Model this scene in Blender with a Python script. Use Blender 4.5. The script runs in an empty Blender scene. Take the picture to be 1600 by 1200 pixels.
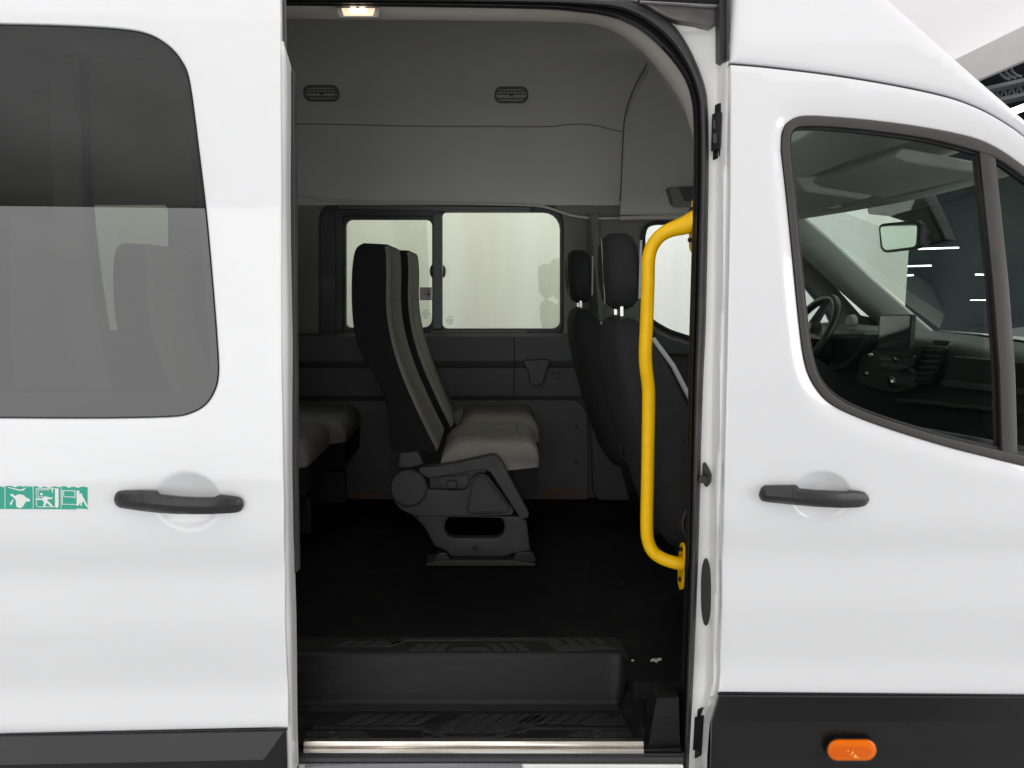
import bpy, bmesh, math, random
import numpy as np
from mathutils import Vector, Matrix
from mathutils.geometry import delaunay_2d_cdt
random.seed(4)
R = math.radians
S = bpy.context.scene
COL = S.collection

# ------------------------------------------------------------------ camera
FPX, PPX, PPY = 1200.0, 765.0, 600.0          # focal length and optical axis, in pixels of the 1600x1200 photograph
CAM = Vector((0.0, -1.77, 1.69)); PITCH = R(7.125)
cd = bpy.data.cameras.new('camera'); cam = bpy.data.objects.new('camera', cd); COL.objects.link(cam)
cam.location = CAM; cam.rotation_euler = (R(90) - PITCH, 0, 0)
cd.sensor_width = 36; cd.lens = 36 * FPX / 1600; cd.shift_x = (800 - PPX) / 1600
cd.clip_start = 0.05; cd.clip_end = 200
S.camera = cam

# ------------------------------------------------------------------ world, lamps, exposure
W = bpy.data.worlds.new('World'); S.world = W; W.use_nodes = True
W.node_tree.nodes['Background'].inputs[0].default_value = (0.9, 0.95, 1.0, 1)
W.node_tree.nodes['Background'].inputs[1].default_value = 0.05

def area(name, loc, rot, sx, sy, power, color=(1, 1, 1)):
    l = bpy.data.lights.new(name, 'AREA'); l.shape = 'RECTANGLE'; l.size = sx; l.size_y = sy
    l.energy = power; l.color = color
    o = bpy.data.objects.new(name, l); o.location = loc; o.rotation_euler = rot; COL.objects.link(o)
    return o
# the photo bay: a tall softbox wall behind the photographer, an emissive white ceiling over the van, an added wash on the back wall
area('softbox_wall_lamp', (-3.3, -5.2, 2.17), (R(90), 0, 0), 8.6, 4.02, 182)
area('side_fill_lamp', (6.6, -2.8, 2.0), (R(86), 0, R(66)), 4.2, 3.8, 205)  # added fill for the front door and the sliding door's end face

S.view_settings.view_transform = 'Standard'; S.view_settings.look = 'None'
S.view_settings.exposure = 0.26; S.view_settings.gamma = 1.0; S.view_settings.use_curve_mapping = False
S.cycles.use_denoising = True
try: S.cycles.denoiser = 'OPENIMAGEDENOISE'
except Exception: pass
S.cycles.max_bounces = 10; S.cycles.diffuse_bounces = 5; S.cycles.glossy_bounces = 5
S.cycles.transparent_max_bounces = 14; S.cycles.caustics_reflective = False; S.cycles.caustics_refractive = False
S.cycles.sample_clamp_indirect = 6.0

# ------------------------------------------------------------------ laying out: photograph pixel -> real place at a known depth
FW = Vector((0, math.cos(PITCH), -math.sin(PITCH))); UPV = Vector((0, math.sin(PITCH), math.cos(PITCH)))
def ray(px, py):
    return FW + Vector((1, 0, 0)) * ((px - PPX) / FPX) + UPV * ((PPY - py) / FPX)
def U(px, py, Y):
    d = ray(px, py); return CAM + d * ((Y - CAM.y) / d.y)
def UZ(px, py, Z):
    d = ray(px, py); return CAM + d * ((Z - CAM.z) / d.z)
def UX(px, py, X):
    d = ray(px, py); return CAM + d * ((X - CAM.x) / d.x)
def XZ(px, py, yf):                      # pixel -> (X, Z) on the surface Y = yf(X, Z)
    Y = 0.0
    for _ in range(7):
        p = U(px, py, Y); Y = yf(p.x, p.z)
    p = U(px, py, Y); return (p.x, p.z)

# ------------------------------------------------------------------ materials
MATS = {}
def mat(name, col, rough=0.5, metal=0.0, coat=0.0, bump=0.0, bscale=200.0, var=0.0, vscale=6.0, spec=0.5, rvar=0.0, stretch=None, col2=None):
    if name in MATS: return MATS[name]
    m = bpy.data.materials.new(name); m.use_nodes = True; nt = m.node_tree; b = nt.nodes['Principled BSDF']
    c = (*col, 1) if len(col) == 3 else col
    b.inputs['Base Color'].default_value = c; b.inputs['Roughness'].default_value = rough
    b.inputs['Metallic'].default_value = metal; b.inputs['Specular IOR Level'].default_value = spec
    if coat: b.inputs['Coat Weight'].default_value = coat; b.inputs['Coat Roughness'].default_value = 0.04
    tc = nt.nodes.new('ShaderNodeTexCoord'); src = tc.outputs['Object']
    if stretch:
        mp = nt.nodes.new('ShaderNodeMapping'); mp.inputs['Scale'].default_value = stretch
        nt.links.new(src, mp.inputs['Vector']); src = mp.outputs['Vector']
    if var or rvar:
        n = nt.nodes.new('ShaderNodeTexNoise'); n.inputs['Scale'].default_value = vscale; n.inputs['Detail'].default_value = 6
        nt.links.new(src, n.inputs['Vector'])
        if var:
            mx = nt.nodes.new('ShaderNodeMix'); mx.data_type = 'RGBA'
            cr = nt.nodes.new('ShaderNodeMapRange'); cr.inputs[1].default_value = 0.35; cr.inputs[2].default_value = 0.7
            nt.links.new(n.outputs['Fac'], cr.inputs[0]); nt.links.new(cr.outputs[0], mx.inputs[0])
            d = col2 if col2 else tuple(max(0, v * (1 - var)) for v in c[:3])
            mx.inputs[6].default_value = c; mx.inputs[7].default_value = (*d, 1)
            nt.links.new(mx.outputs[2], b.inputs['Base Color'])
        if rvar:
            cr2 = nt.nodes.new('ShaderNodeMapRange'); cr2.inputs[1].default_value = 0.3; cr2.inputs[2].default_value = 0.7
            cr2.inputs[3].default_value = max(0.02, rough - rvar); cr2.inputs[4].default_value = min(1, rough + rvar)
            nt.links.new(n.outputs['Fac'], cr2.inputs[0]); nt.links.new(cr2.outputs[0], b.inputs['Roughness'])
    if bump:
        n2 = nt.nodes.new('ShaderNodeTexNoise'); n2.inputs['Scale'].default_value = bscale; n2.inputs['Detail'].default_value = 3
        nt.links.new(src, n2.inputs['Vector'])
        bp = nt.nodes.new('ShaderNodeBump'); bp.inputs['Strength'].default_value = bump; bp.inputs['Distance'].default_value = 0.002
        nt.links.new(n2.outputs['Fac'], bp.inputs['Height']); nt.links.new(bp.outputs['Normal'], b.inputs['Normal'])
    MATS[name] = m; return m
def glass(name, tint, refl=2.0, rough=0.0):
    if name in MATS: return MATS[name]
    m = bpy.data.materials.new(name); m.use_nodes = True; nt = m.node_tree; nt.nodes.remove(nt.nodes['Principled BSDF'])
    out = nt.nodes['Material Output']; tr = nt.nodes.new('ShaderNodeBsdfTransparent'); tr.inputs[0].default_value = (*tint, 1)
    gl = nt.nodes.new('ShaderNodeBsdfGlossy'); gl.inputs['Roughness'].default_value = rough; gl.inputs[0].default_value = (1, 1, 1, 1)
    ge = nt.nodes.new('ShaderNodeNewGeometry'); mr = nt.nodes.new('ShaderNodeMapRange')      # the pane reflects alike from both sides
    mr.inputs[3].default_value = 1.5; mr.inputs[4].default_value = 1 / 1.5
    nt.links.new(ge.outputs['Backfacing'], mr.inputs[0])
    fr = nt.nodes.new('ShaderNodeFresnel'); nt.links.new(mr.outputs[0], fr.inputs['IOR'])
    mu = nt.nodes.new('ShaderNodeMath'); mu.operation = 'MULTIPLY'; mu.use_clamp = True; mu.inputs[1].default_value = refl
    nt.links.new(fr.outputs[0], mu.inputs[0])
    mx = nt.nodes.new('ShaderNodeMixShader'); nt.links.new(mu.outputs[0], mx.inputs[0])
    nt.links.new(tr.outputs[0], mx.inputs[1]); nt.links.new(gl.outputs[0], mx.inputs[2]); nt.links.new(mx.outputs[0], out.inputs[0])
    MATS[name] = m; return m
def emit(name, col, s):
    if name in MATS: return MATS[name]
    m = bpy.data.materials.new(name); m.use_nodes = True; b = m.node_tree.nodes['Principled BSDF']
    b.inputs['Base Color'].default_value = (*col, 1); b.inputs['Emission Color'].default_value = (*col, 1); b.inputs['Emission Strength'].default_value = s
    MATS[name] = m; return m

PAINT = mat('white_paint', (0.80, 0.805, 0.815), 0.34, coat=1.0, var=0.02, vscale=2.5)
PAINT_IN = mat('white_inner_paint', (0.82, 0.82, 0.805), 0.42, coat=0.5, var=0.05, vscale=9)
CLAD = mat('cladding_plastic', (0.009, 0.009, 0.0095), 0.28, spec=0.42, bump=0.10, bscale=900, rvar=0.015, vscale=5)
TRIM = mat('window_trim', (0.052, 0.046, 0.045), 0.46, bump=0.06, bscale=1200, rvar=0.06, vscale=20)
HANDLE = mat('handle_plastic', (0.021, 0.0205, 0.021), 0.42, bump=0.08, bscale=1500, rvar=0.08, vscale=30)
RUBBER = mat('seal_rubber', (0.030, 0.030, 0.032), 0.48, bump=0.10, bscale=500, rvar=0.10, vscale=12)
RUBBER_DK = mat('seal_lip_rubber', (0.008, 0.008, 0.010), 0.42, rvar=0.08, vscale=14)
LINER = mat('headliner_fabric', (0.53, 0.522, 0.485), 0.95, bump=0.35, bscale=1400, var=0.06, vscale=3, spec=0.1)
LINER_EDGE = mat('headliner_edge', (0.55, 0.52, 0.47), 0.9, bump=0.35, bscale=1400, var=0.05, vscale=10, spec=0.1)
LINING = mat('grey_lining_plastic', (0.15, 0.15, 0.14), 0.6, bump=0.18, bscale=900, var=0.08, vscale=4)
LOWER = mat('dark_lining_plastic', (0.062, 0.062, 0.064), 0.62, bump=0.2, bscale=700, var=0.15, vscale=5)
KICK = mat('kick_panel_plastic', (0.085, 0.085, 0.085), 0.65, bump=0.25, bscale=500, var=0.25, vscale=7)
BLACKPL = mat('black_plastic', (0.012, 0.012, 0.013), 0.45, bump=0.12, bscale=800, rvar=0.08, vscale=12)
FLOORM = mat('black_floor_vinyl', (0.003, 0.003, 0.0035), 0.7, spec=0.25, rvar=0.15, bump=0.3, bscale=300, var=0.4, vscale=8)
STEPM = mat('step_plastic', (0.005, 0.005, 0.0052), 0.52, spec=0.33, var=0.1, col2=(0.012, 0.0118, 0.0115), bump=0.55, bscale=260, rvar=0.08, vscale=26, stretch=(0.45, 1, 1.6))
TREAD = mat('tread_rubber', (0.022, 0.022, 0.023), 0.5, bump=0.15, bscale=500, rvar=0.1, vscale=20)
CHROME = mat('sill_metal', (0.80, 0.76, 0.70), 0.30, metal=1.0, var=0.5, col2=(0.42, 0.37, 0.31), rvar=0.12, vscale=40, stretch=(0.15, 3, 3))
STEEL = mat('steel', (0.62, 0.62, 0.62), 0.25, metal=1.0)
TRACKM = mat('track_grey_metal', (0.22, 0.22, 0.23), 0.38, metal=0.5, var=0.5, vscale=14, col2=(0.13, 0.10, 0.08))
SEATD = mat('black_seat_fabric', (0.016, 0.016, 0.017), 0.92, bump=0.5, bscale=900, var=0.2, vscale=30, spec=0.2)
SEATL = mat('light_seat_fabric', (0.25, 0.240, 0.212), 0.95, bump=0.5, bscale=800, var=0.12, vscale=18, spec=0.1)
SEATS = mat('seat_seam', (0.10, 0.095, 0.085), 0.9)
SEATP = mat('seat_side_plastic', (0.042, 0.042, 0.043), 0.55, bump=0.15, bscale=900, rvar=0.08, vscale=14)
FSEAT = mat('front_seat_fabric', (0.024, 0.024, 0.025), 0.9, bump=0.5, bscale=1100, var=0.2, vscale=40, spec=0.25)
PIPING = mat('grey_piping', (0.34, 0.34, 0.34), 0.8)
STITCH = mat('grey_stitch', (0.22, 0.22, 0.22), 0.8)
YELLOW = mat('yellow_paint', (1.0, 0.57, 0.001), 0.36, spec=0.28, var=0.10, vscale=22, rvar=0.08)
DASH = mat('dash_plastic', (0.048, 0.050, 0.050), 0.5, bump=0.2, bscale=700, rvar=0.06)
DASHL = mat('dash_pillar_trim', (0.36, 0.36, 0.34), 0.75, bump=0.2, bscale=700)
RUST = mat('rusty_edge', (0.085, 0.080, 0.075), 0.85, var=0.8, vscale=22, col2=(0.20, 0.085, 0.025), bump=0.5, bscale=120)
ORANGE = mat('amber_lens', (0.88, 0.17, 0.001), 0.22, spec=0.3)
ORANGE_HI = mat('amber_lens_rib', (0.80, 0.11, 0.001), 0.2, spec=0.4)
GREEN = mat('sticker_green', (0.02, 0.36, 0.25), 0.4)
WHITE = mat('sticker_white', (0.78, 0.80, 0.78), 0.4)
G_DOOR = glass('privacy_glass', (0.24, 0.245, 0.235), 2.0)
G_CAB = glass('cab_glass', (0.76, 0.84, 0.79), 1.5)
G_FAR = glass('green_glass', (0.60, 0.65, 0.545), 1.6)
G_FARC = glass('pale_glass', (0.94, 0.985, 0.955), 1.6)
G_SCREEN = glass('windscreen_glass', (0.74, 0.82, 0.78), 1.8)

# ------------------------------------------------------------------ mesh helpers
def link(name, me, parent=None, m=None, sharp=35.0, smooth=True):
    o = bpy.data.objects.new(name, me); COL.objects.link(o)
    if m is not None:
        for k in (m if isinstance(m, (list, tuple)) else [m]): me.materials.append(k)
    if smooth:
        me.polygons.foreach_set('use_smooth', [True] * len(me.polygons))
        me.set_sharp_from_angle(angle=R(sharp))
    if parent is not None: put(o, parent)
    return o
def put(o, parent):
    o.parent = parent; bpy.context.view_layer.update() if False else None
    w = Matrix.Identity(4); p = parent
    while p is not None:
        w = Matrix.Translation(p.location) @ w if p.type == 'EMPTY' else w
        p = p.parent
    o.matrix_parent_inverse = w.inverted() if parent.type == 'EMPTY' else Matrix.Identity(4)
def obj(name, verts, faces, m, parent=None, sharp=35.0, bevel=0.0, segs=2, midx=None, smooth=True):
    me = bpy.data.meshes.new(name); me.from_pydata([tuple(v) for v in verts], [], faces)
    bm = bmesh.new(); bm.from_mesh(me); bmesh.ops.recalc_face_normals(bm, faces=bm.faces); bm.to_mesh(me); bm.free()
    if midx: me.polygons.foreach_set('material_index', midx)
    me.update()
    o = link(name, me, parent, m, sharp, smooth)
    if bevel:
        b = o.modifiers.new('bevel', 'BEVEL'); b.width = bevel; b.segments = segs; b.limit_method = 'ANGLE'; b.angle_limit = R(30); b.harden_normals = False
        b.use_clamp_overlap = True
    return o
class MB:
    def __init__(s): s.v = []; s.f = []; s.mi = []
    def add(s, v, f, mi=0):
        k = len(s.v); s.v += [tuple(p) for p in v]; s.f += [tuple(i + k for i in q) for q in f]; s.mi += [mi] * len(f)
    def prism(s, poly, d, mi=0):
        n = len(poly); d = Vector(d); a = [Vector(p) for p in poly]; b = [p + d for p in a]
        s.add(a + b, [tuple(range(n)), tuple(range(2 * n - 1, n - 1, -1))] + [(i, (i + 1) % n, n + (i + 1) % n, n + i) for i in range(n)], mi)
    def box(s, lo, hi, mi=0, M=None):
        x0, y0, z0 = lo; x1, y1, z1 = hi
        v = [Vector(p) for p in ((x0,y0,z0),(x1,y0,z0),(x1,y1,z0),(x0,y1,z0),(x0,y0,z1),(x1,y0,z1),(x1,y1,z1),(x0,y1,z1))]
        if M is not None: v = [M @ p for p in v]
        s.add(v, [(0,3,2,1),(4,5,6,7),(0,1,5,4),(1,2,6,5),(2,3,7,6),(3,0,4,7)], mi)
    def tube(s, path, r, n=10, mi=0, closed=False, sx=1.0, ref=None, caps=True):
        P = [Vector(p) for p in path]; N = len(P); rr = r if isinstance(r, (list, tuple)) else [r] * N
        T = []
        for i in range(N):
            a = P[(i - 1) % N] if closed or i > 0 else P[i]; b = P[(i + 1) % N] if closed or i < N - 1 else P[i]
            T.append((b - a).normalized())
        ref = Vector(ref) if ref else Vector((0, 1, 0)); k0 = len(s.v); v = []
        for i in range(N):
            u = ref - T[i] * ref.dot(T[i])
            if u.length < 1e-4: u = Vector((1, 0, 0)) - T[i] * T[i].x
            u.normalize(); w = T[i].cross(u)
            for j in range(n):
                a = 2 * math.pi * j / n; v.append(P[i] + u * (math.cos(a) * rr[i]) + w * (math.sin(a) * rr[i] * sx))
        f = []
        for i in range(N if closed else N - 1):
            for j in range(n):
                a, b = i * n + j, i * n + (j + 1) % n; i2 = (i + 1) % N
                f.append((a, b, i2 * n + (j + 1) % n, i2 * n + j))
        if not closed and caps: f += [tuple(range(n - 1, -1, -1)), tuple((N - 1) * n + j for j in range(n))]
        s.add(v, f, mi)
    def loft(s, rings, mi=0, closed_ring=True, caps=True):
        n = len(rings[0]); v = [p for r_ in rings for p in r_]; f = []
        for i in range(len(rings) - 1):
            for j in range(n if closed_ring else n - 1):
                f.append((i * n + j, i * n + (j + 1) % n, (i + 1) * n + (j + 1) % n, (i + 1) * n + j))
        if caps and closed_ring: f += [tuple(range(n - 1, -1, -1)), tuple((len(rings) - 1) * n + j for j in range(n))]
        s.add(v, f, mi)
    def build(s, name, m, parent=None, **k): return obj(name, s.v, s.f, m, parent, midx=s.mi, **k)

def crom(P, n=8, closed=False):                     # Catmull-Rom through points of any dimension
    P = [np.array(p, float) for p in P]; N = len(P); out = []
    for i in range(N if closed else N - 1):
        p1, p2 = P[i], P[(i + 1) % N]
        p0 = P[(i - 1) % N] if closed or i > 0 else p1 * 2 - p2
        p3 = P[(i + 2) % N] if closed or i < N - 2 else p2 * 2 - p1
        for k in range(n):
            t = k / n; out.append(tuple(0.5 * (2*p1 + (p2-p0)*t + (2*p0-5*p1+4*p2-p3)*t*t + (3*p1-p0-3*p2+p3)*t**3)))
    if not closed: out.append(tuple(P[-1]))
    return out
def rr(x0, y0, x1, y1, r, n=5):
    r = r if isinstance(r, (list, tuple)) else [r] * 4; out = []      # order: top-left, top-right, bottom-right, bottom-left
    for (cx, cy, a0, q) in ((x0 + r[0], y0 + r[0], 180, r[0]), (x1 - r[1], y0 + r[1], 270, r[1]), (x1 - r[2], y1 - r[2], 0, r[2]), (x0 + r[3], y1 - r[3], 90, r[3])):
        for k in range(n + 1):
            a = R(a0 + 90 * k / n); out.append((cx + q * math.cos(a), cy + q * math.sin(a)))
    return out
def rounded(poly, r, n=4):                          # round the corners of any polygon (r one number or one per corner)
    out = []; N = len(poly)
    for i in range(N):
        p = np.array(poly[i], float); a = np.array(poly[i - 1], float) - p; b = np.array(poly[(i + 1) % N], float) - p
        q = r[i] if isinstance(r, (list, tuple)) else r
        la, lb = np.linalg.norm(a), np.linalg.norm(b); q = min(q, la * 0.45, lb * 0.45)
        if q < 1e-6: out.append(tuple(p)); continue
        p0 = p + a / la * q; p1 = p + b / lb * q
        for k in range(n + 1):
            t = k / n; out.append(tuple((1-t)**2 * p0 + 2*t*(1-t) * p + t*t * p1))
    return out
def pprism(name, px, Y0, Y1, m, parent=None, bevel=0.0, **k):
    b = MB(); b.prism([U(x, y, Y0) for x, y in px], (0, Y1 - Y0, 0)); return b.build(name, m, parent, bevel=bevel, **k)
def zprism(name, px, Z, h, m, parent=None, bevel=0.0, **k):
    b = MB(); b.prism([UZ(x, y, Z) for x, y in px], (0, 0, h)); return b.build(name, m, parent, bevel=bevel, **k)
def xprism(name, px, X, d, m, parent=None, bevel=0.0, **k):
    b = MB(); b.prism([UX(x, y, X) for x, y in px], (d, 0, 0)); return b.build(name, m, parent, bevel=bevel, **k)
def xzprism(name, pts, Y0, Y1, m, parent=None, bevel=0.0, **k):
    b = MB(); b.prism([(x, Y0, z) for x, z in pts], (0, Y1 - Y0, 0)); return b.build(name, m, parent, bevel=bevel, **k)

def dens(P, step):
    out = []
    for i in range(len(P)):
        a = np.array(P[i], float); b = np.array(P[(i + 1) % len(P)], float); n = max(1, int(math.ceil(np.linalg.norm(b - a) / step)))
        out += [tuple(a + (b - a) * k / n) for k in range(n)]
    return out
def inside(P, pts):
    P = np.array(P); pts = np.array(pts).reshape(-1, 2); c = np.zeros(len(pts), bool); x, y = pts[:, 0], pts[:, 1]
    for i in range(len(P)):
        x1, y1 = P[i]; x2, y2 = P[i - 1]
        if y1 == y2: continue
        k = ((y1 > y) != (y2 > y)) & (x < (x2 - x1) * (y - y1) / (y2 - y1) + x1); c ^= k
    return c
def dist(P, pts):
    P = np.array(P); pts = np.array(pts).reshape(-1, 2); d = np.full(len(pts), 1e9)
    for i in range(len(P)):
        a, b = P[i - 1], P[i]; ab = b - a; L = ab @ ab
        if L < 1e-14: continue
        t = np.clip(((pts - a) @ ab) / L, 0, 1); d = np.minimum(d, np.linalg.norm(pts - a - t[:, None] * ab, axis=1))
    return d
def normals2(P):
    P = np.array(P); A = 0.5 * np.sum(P[:, 0] * np.roll(P[:, 1], -1) - np.roll(P[:, 0], -1) * P[:, 1])
    e = np.roll(P, -1, 0) - np.roll(P, 1, 0); n = np.stack([e[:, 1], -e[:, 0]], 1) * (1 if A > 0 else -1)
    return n / np.maximum(np.linalg.norm(n, axis=1, keepdims=True), 1e-9)
def sheet(name, outer, holes, fmap, m, parent=None, step=0.03, roll=0.0, depth=0.0, hroll=0.0, hdepth=0.0, fine=(), back=False, sharp=40, ydir=1.0):
    """A curved panel: outline with holes in two parameters, fmap(a, b) -> point; its edges roll over and go 'depth' deep."""
    loops = []
    for P, r_, sgn in [(outer, roll, 1)] + [(h, hroll, -1) for h in holes]:
        P = np.array(dens(P, step)); n = normals2(P) * sgn; loops.append((P - n * r_, n, r_, depth if sgn > 0 else hdepth))
    O = loops[0][0]; lo, hi = O.min(0), O.max(0)
    gx, gy = np.meshgrid(np.arange(lo[0], hi[0], step), np.arange(lo[1], hi[1], step)); g = np.stack([gx.ravel(), gy.ravel()], 1)
    def keep(g, st):
        k = inside(O, g) & (dist(O, g) > st * 0.45)
        for L in loops[1:]: k &= ~inside(L[0], g) & (dist(L[0], g) > st * 0.45)
        return g[k]
    pts = [keep(g, step)]
    for (x0, y0, x1, y1, st) in fine:
        q = pts[0]; ins = (q[:, 0] > x0) & (q[:, 0] < x1) & (q[:, 1] > y0) & (q[:, 1] < y1); pts[0] = q[~ins]
        fx, fy = np.meshgrid(np.arange(x0, x1, st), np.arange(y0, y1, st)); pts.append(keep(np.stack([fx.ravel(), fy.ravel()], 1), st))
    V2 = []; E = []
    for L in loops:
        k = len(V2); n = len(L[0]); V2 += [tuple(p) for p in L[0]]; E += [(k + i, k + (i + 1) % n) for i in range(n)]
    for q in pts: V2 += [tuple(p) for p in q]
    res = delaunay_2d_cdt([Vector(p) for p in V2], E, [], 0, 1e-7)
    ov = [(p.x, p.y) for p in res[0]]; F = res[2]
    C = np.array([[sum(ov[i][0] for i in f) / len(f), sum(ov[i][1] for i in f) / len(f)] for f in F])
    k = inside(O, C)
    for L in loops[1:]: k &= ~inside(L[0], C)
    F = [tuple(f) for f, kk in zip(F, k) if kk]
    V = [Vector(fmap(a, b)) for a, b in ov]; nf = len(V); idmap = {}
    for i, src in enumerate(res[3]):
        for s_ in src: idmap[s_] = i
    faces = list(F); dv = Vector((0, ydir, 0)); base = 0; lastrings = []
    for (P, n, r_, dp) in loops:
        N = len(P); ring = [idmap.get(base + i, None) for i in range(N)]; base += N
        ends = []
        if r_ > 0:
            for a in (25, 50, 72, 90): ends.append((r_ * math.sin(R(a)), r_ * (1 - math.cos(R(a)))))
        if dp > 0: ends.append((r_, r_ + dp))
        for (o_, y_) in ends:
            new = list(range(len(V), len(V) + N))
            V += [Vector(fmap(*(P[i] + n[i] * o_))) + dv * y_ for i in range(N)]
            for i in range(N):
                a, b = ring[i], ring[(i + 1) % N]
                if a is None or b is None: continue
                faces.append((a, b, new[(i + 1) % N], new[i]))
            ring = new
        lastrings.append(ring)
    if back and depth > 0:
        off = len(V); V += [v + dv * (depth + roll) for v in V[:nf]]; faces += [tuple(i + off for i in reversed(f)) for f in F]
    me = bpy.data.meshes.new(name); me.from_pydata([tuple(v) for v in V], [], faces)
    bm = bmesh.new(); bm.from_mesh(me); bmesh.ops.recalc_face_normals(bm, faces=bm.faces)
    bm.faces.ensure_lookup_table()
    if bm.faces[0].normal.y * ydir > 0 and abs(bm.faces[0].normal.y) > 0.05: bmesh.ops.reverse_faces(bm, faces=bm.faces)
    loose = [v for v in bm.verts if not v.link_faces]
    bmesh.ops.delete(bm, geom=loose, context='VERTS'); bm.to_mesh(me); bm.free()
    return link(name, me, parent, m, sharp)

def empty(name, loc, label=None, cat=None, group=None):
    o = bpy.data.objects.new(name, None); o.location = loc; o.empty_display_size = 0.1; COL.objects.link(o)
    if label: o['label'] = label
    if cat: o['category'] = cat
    if group: o['group'] = group
    return o
def tag(o, label, cat=None, group=None, kind=None):
    o['label'] = label
    if cat: o['category'] = cat
    if group: o['group'] = group
    if kind: o['kind'] = kind
    return o
def copy_tree(o, parent=None, dx=(0, 0, 0)):
    c = o.copy(); COL.objects.link(c)
    if parent is None: c.location = Vector(o.location) + Vector(dx)
    else: c.parent = parent; c.matrix_parent_inverse = o.matrix_parent_inverse.copy()
    for ch in list(o.children): copy_tree(ch, c)
    return c

# ================================================================== SETTING: the photo bay
def struct(o, label=None):
    o['kind'] = 'structure'
    if label: o['label'] = label
    return o
M_FLOOR = mat('bay_floor_epoxy', (0.50, 0.50, 0.50), 0.4, var=0.10, vscale=1.2, rvar=0.1)
M_WALL = mat('bay_wall_paint', (0.80, 0.80, 0.785), 0.8, var=0.2, vscale=3.2, stretch=(1.0, 1.0, 0.16), col2=(0.66, 0.645, 0.56))
M_CEIL = mat('bay_ceiling_emissive', (0.86, 0.83, 0.84), 0.5, var=0.04, vscale=0.8)
_b = M_CEIL.node_tree.nodes['Principled BSDF']; _b.inputs['Emission Color'].default_value = (1, 0.97, 0.98, 1); _b.inputs['Emission Strength'].default_value = 0.50  # ceiling made to glow by itself instead of being lit
M_BEAM = mat('beam_paint', (0.90, 0.88, 0.87), 0.6, var=0.04)
M_DARK = mat('dark_hall_paint', (0.075, 0.090, 0.105), 0.7, var=0.5, vscale=0.8)
M_BLACK = mat('dark_sheet_black', (0.010, 0.010, 0.011), 0.9, spec=0.1)
b = MB(); b.box((-16, -14, -0.1), (18, 16, 0.0)); struct(b.build('floor', M_FLOOR, smooth=False))
WALLX = U(1417, 450, 3.6).x
b = MB(); b.box((-12, 3.6, 0), (WALLX, 3.72, 3.35)); struct(b.build('wall_back', M_WALL, bevel=0.01))
b = MB(); b.box((-16, 11.0, 0), (18, 11.2, 7.0)); struct(b.build('wall_hall', M_DARK))
b = MB(); b.box((17.8, -14, 0), (18, 11.0, 7.0)); struct(b.build('wall_hall_side', M_DARK))
b = MB(); b.box((-16, -3, 6.9), (18, 11.2, 7.0)); struct(b.build('ceiling_hall', M_DARK))
b = MB(); b.box((-16, -14, 6.9), (18, -3.001, 7.0)); struct(b.build('ceiling_hall_rear', mat('hall_ceiling_paint', (0.45, 0.46, 0.45), 0.8, var=0.3, vscale=0.6)))
b = MB(); b.box((-16, -14.2, 0), (18, -14, 7.0)); struct(b.build('wall_hall_rear', mat('hall_rear_paint', (0.14, 0.145, 0.145), 0.7, var=0.3, vscale=0.5)))

ZC = 4.42
PB = UZ(1600, 40, ZC); XB = PB.x
area('hall_fill_lamp', (9.0, 7.0, 6.8), (0, 0, 0), 5.0, 5.0, 170, (0.85, 0.95, 1.0))  # added fill; the hall's visible strips are too small to light it
area('rear_hall_fill_lamp', (-3.0, -7.5, 2.6), (R(180), 0, 0), 9.0, 3.0, 430)  # unseen lamp added to brighten the rear hall in the door glass reflection
area('back_wall_fill_lamp', (1.0, 2.9, 3.25), (R(30), 0, 0), 7.0, 0.5, 44)  # added wash brightening the back wall seen through the windows
b = MB(); b.box((-9, -2.6, ZC), (XB, 9.0, ZC + 0.1)); struct(b.build('ceiling', M_CEIL))                 # the bay's white ceiling, its brightness put in as emission
ZB = UX(1600, 95, XB).z
bz = MB(); bz.box((XB, -2.6, ZB), (XB + 0.05, 9.0, ZC + 0.12))
tag(bz.build('ceiling_beam', M_BEAM, bevel=0.01), 'pale grey beam edging the white ceiling above the windscreen', 'beam')
# black roof trusses of the dark hall, seen under the beam
TY = 9.4
tr = empty('roof_truss', tuple(U(1580, 150, TY)), 'black steel lattice truss under the pale ceiling beam', 'truss')
GST = mat('grey_steel', (0.06, 0.06, 0.062), 0.5)
for (x0, y0, x1, y1, r_) in ((1500, 151, 1680, 110, 0.06), (1500, 172, 1680, 133, 0.06)):
    t = MB(); t.tube([U(x0, y0, TY), U(x1, y1, TY)], r_, 6); t.build('chord', GST, tr)
for k in range(12):
    x = 1508 + k * 12; ya = 151 - (x - 1500) * 0.228; yb_ = 172 - (x + 6 - 1500) * 0.217
    t = MB(); t.tube([U(x, ya, TY), U(x + 6, yb_, TY)] if True else [], 0.02, 6); t.build('lattice_bar', GST, tr)
    t = MB(); t.tube([U(x + 6, yb_, TY), U(x + 12, ya - 2.7, TY)], 0.02, 6); t.build('lattice_bar', GST, tr)
b = MB(); b.box((XB + 0.3, 9.9, 3.9), (XB + 9, 10.1, 6.6)); tag(b.build('hall_dark_sheet', M_BLACK), 'black sheet added behind the lattice truss to darken the hall', 'dark sheet')  # dark sheet added to blacken the hall behind the truss
cb = MB()
for k in range(3): cb.tube([U(q[0] + k * 9, q[1] - k * 2, 9.2) for q in ((1560, 108), (1563, 116), (1570, 122), (1578, 124))], 0.02, 6)
tag(cb.build('cable_loop', GST), 'grey cable loops hanging at the pale ceiling beam', 'cable')
LED = emit('led_tube', (1.0, 1.0, 1.0), 6.0)
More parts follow.
